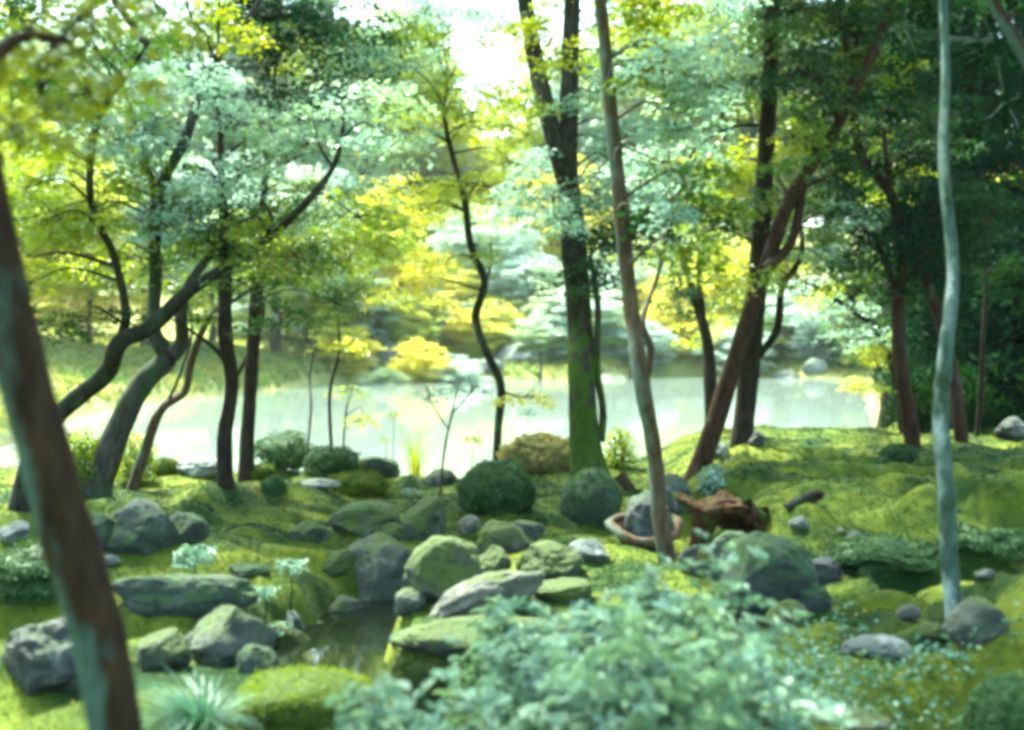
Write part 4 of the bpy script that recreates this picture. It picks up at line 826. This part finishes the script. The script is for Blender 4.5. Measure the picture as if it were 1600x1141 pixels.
# footbridge far over the inlet
d = 60.; A = P(808, 548, d); B = P(1010, 538, d + 1); root = empty('footbridge', (A + B) / 2 * np.array([1, 1, 0]) + [0, 0, -.4], 'mossy footbridge far across the pond behind the mossy trunk', 'bridge')
def bar(name, p, q, w_, h_, m):
    n = 12; ts = np.linspace(0, 1, n); c_ = p + (q - p) * ts[:, None] + np.array([0, 0, 1]) * (.22 * np.sin(ts * np.pi))[:, None]
    b = Buf(); V = np.concatenate([c_ + np.array([0, sy * w_ / 2, sz * h_ / 2]) for sy, sz in ((-1, -1), (1, -1), (1, 1), (-1, 1))])
    i = np.arange(n - 1)
    for k in range(4): b.v.append(V) if k == 0 else None
    fa = np.concatenate([np.stack([i + k * n, i + 1 + k * n, i + 1 + ((k + 1) % 4) * n, i + ((k + 1) % 4) * n], 1) for k in range(4)])
    ends = np.array([[0, n, 2 * n, 3 * n], [n - 1, 4 * n - 1, 3 * n - 1, 2 * n - 1]])
    mesh(name, V, np.concatenate([fa, ends]), m, root, smooth=False)
bar('deck', A, B, .9, .18, BK['moss']); bar('kerb', A + [0, -.4, .15], B + [0, -.4, .15], .12, .12, BK['moss'])
for px in (845, 935, 985):
    q = P(px, 548, d + .3); b = Buf(); tube(b, np.array([(q[0], q[1], -1.2), (q[0], q[1], .2), (q[0], q[1], q[2] + (.6 if px == 935 else -.05))]), np.array([.09, .08, .075]), 8, 3, .05); b.build('post', BK['far'], root)

# ------------------------------------------------------------------ moss fuzz, ground cover, fallen leaves
n = 240000; u = rng.random(n); y = 4.8 * (19 / 4.8) ** u; x = (rng.random(n) - .5) * 1.05 * y
sd = seg_dist(x, y, POND, True); k = sd > .5; x, y = x[k], y[k]; z = H(x, y); k = z > -.22; x, y, z = x[k], y[k], z[k]
C = np.stack([x, y, z + .004], 1); e = .01; N = np.stack([-(H(x + .03, y) - z) / .03, -(H(x, y + .03) - z) / .03, np.ones(len(x))], 1)
L = .0022 * y * (.6 + .8 * rng.random(len(x)))
gm2, t, o = mat('moss_tuft'); p = nd(t, 'BsdfPrincipled', i_Roughness=.9); p.inputs['Specular IOR Level'].default_value = .1
g = nd(t, 'NewGeometry'); hs = nd(t, 'HueSaturation'); mr = nd(t, 'MapRange', i_3=.85, i_4=1.2); t.links.new(g.outputs['Random Per Island'], mr.inputs[0])
t.links.new(mr.outputs[0], hs.inputs['Value']); t.links.new(moss_colour(t, coords(t)), hs.inputs['Color']); t.links.new(hs.outputs[0], p.inputs['Base Color'])
tr = nd(t, 'BsdfTranslucent'); t.links.new(hs.outputs[0], tr.inputs[0]); mx = nd(t, 'MixShader', i_0=.3); t.links.new(p.outputs[0], mx.inputs[1]); t.links.new(tr.outputs[0], mx.inputs[2]); t.links.new(mx.outputs[0], o.inputs[0])
props(mesh('moss', *leaves(C, N + rng.normal(size=C.shape) * .22, L, .6), gm2, smooth=False), kind='stuff')
def scatter(cx, cy_, rx, ry, n, ls, leaf, name, hmax=.12):
    x = cx + rng.normal(size=n) * rx; y = cy_ + rng.normal(size=n) * ry; z = H(x, y) + rng.random(n) ** 1.5 * hmax
    return leaves(np.stack([x, y, z], 1), np.array([0, 0, 1.]) + rng.normal(size=(n, 3)) * .45, ls * (.6 + .8 * rng.random(n)), .65, .15, True)
b = Buf()
for px, py, rx, ry, nn in [(1340, 1070, .28, .18, 420), (1420, 1050, .28, .14, 380), (1500, 1048, .22, .1, 240), (1260, 1090, .22, .2, 380), (1300, 1010, .12, .1, 160), (1240, 940, .1, .08, 60), (1330, 1110, .15, .1, 160), (1210, 1060, .2, .2, 260)]:
    q = G(px, py); b.add(*scatter(q[0], q[1], rx, ry, int(nn * .42), .034, 'cover', ''))
props(b.build('ground_cover', LM['cover'], smooth=False), 'pale leafy ground cover over the lower right moss', 'ground cover', kind='stuff')
n = 170; u = rng.random(n); y = 5.2 * (18 / 5.2) ** u; x = (rng.random(n) - .5) * .82 * y; z = H(x, y); k = (z > -.2) & (seg_dist(x, y, POND, True) > .4)
props(mesh('fallen_leaves', *leaves(np.stack([x, y, z + .014], 1)[k], np.array([0, 0, 1.]) + rng.normal(size=(k.sum(), 3)) * .3, .03, .7, .15, True), LM['fallen'], smooth=False), 'scattered fallen leaves on the moss', 'leaves', kind='stuff')

# ------------------------------------------------------------------ thin haze volume added to lighten the far side
hv = np.array([(x, y, z) for z in (-2.6, 34) for x, y in ((-270, -62), (270, -62), (270, 330), (-270, 330))], float)
hm, t, o = mat('far_wash_haze'); pv = nd(t, 'VolumePrincipled', i_Density=.0002); pv.inputs['Color'].default_value = (.9, .97, 1, 1); pv.inputs['Anisotropy'].default_value = .3
t.links.new(pv.outputs[0], o.inputs['Volume'])
props(mesh('haze', hv, np.array([[3, 2, 1, 0], [4, 5, 6, 7], [0, 1, 5, 4], [1, 2, 6, 5], [2, 3, 7, 6], [3, 0, 4, 7]]), hm, smooth=False), kind='stuff')
cy.volume_bounces = 1
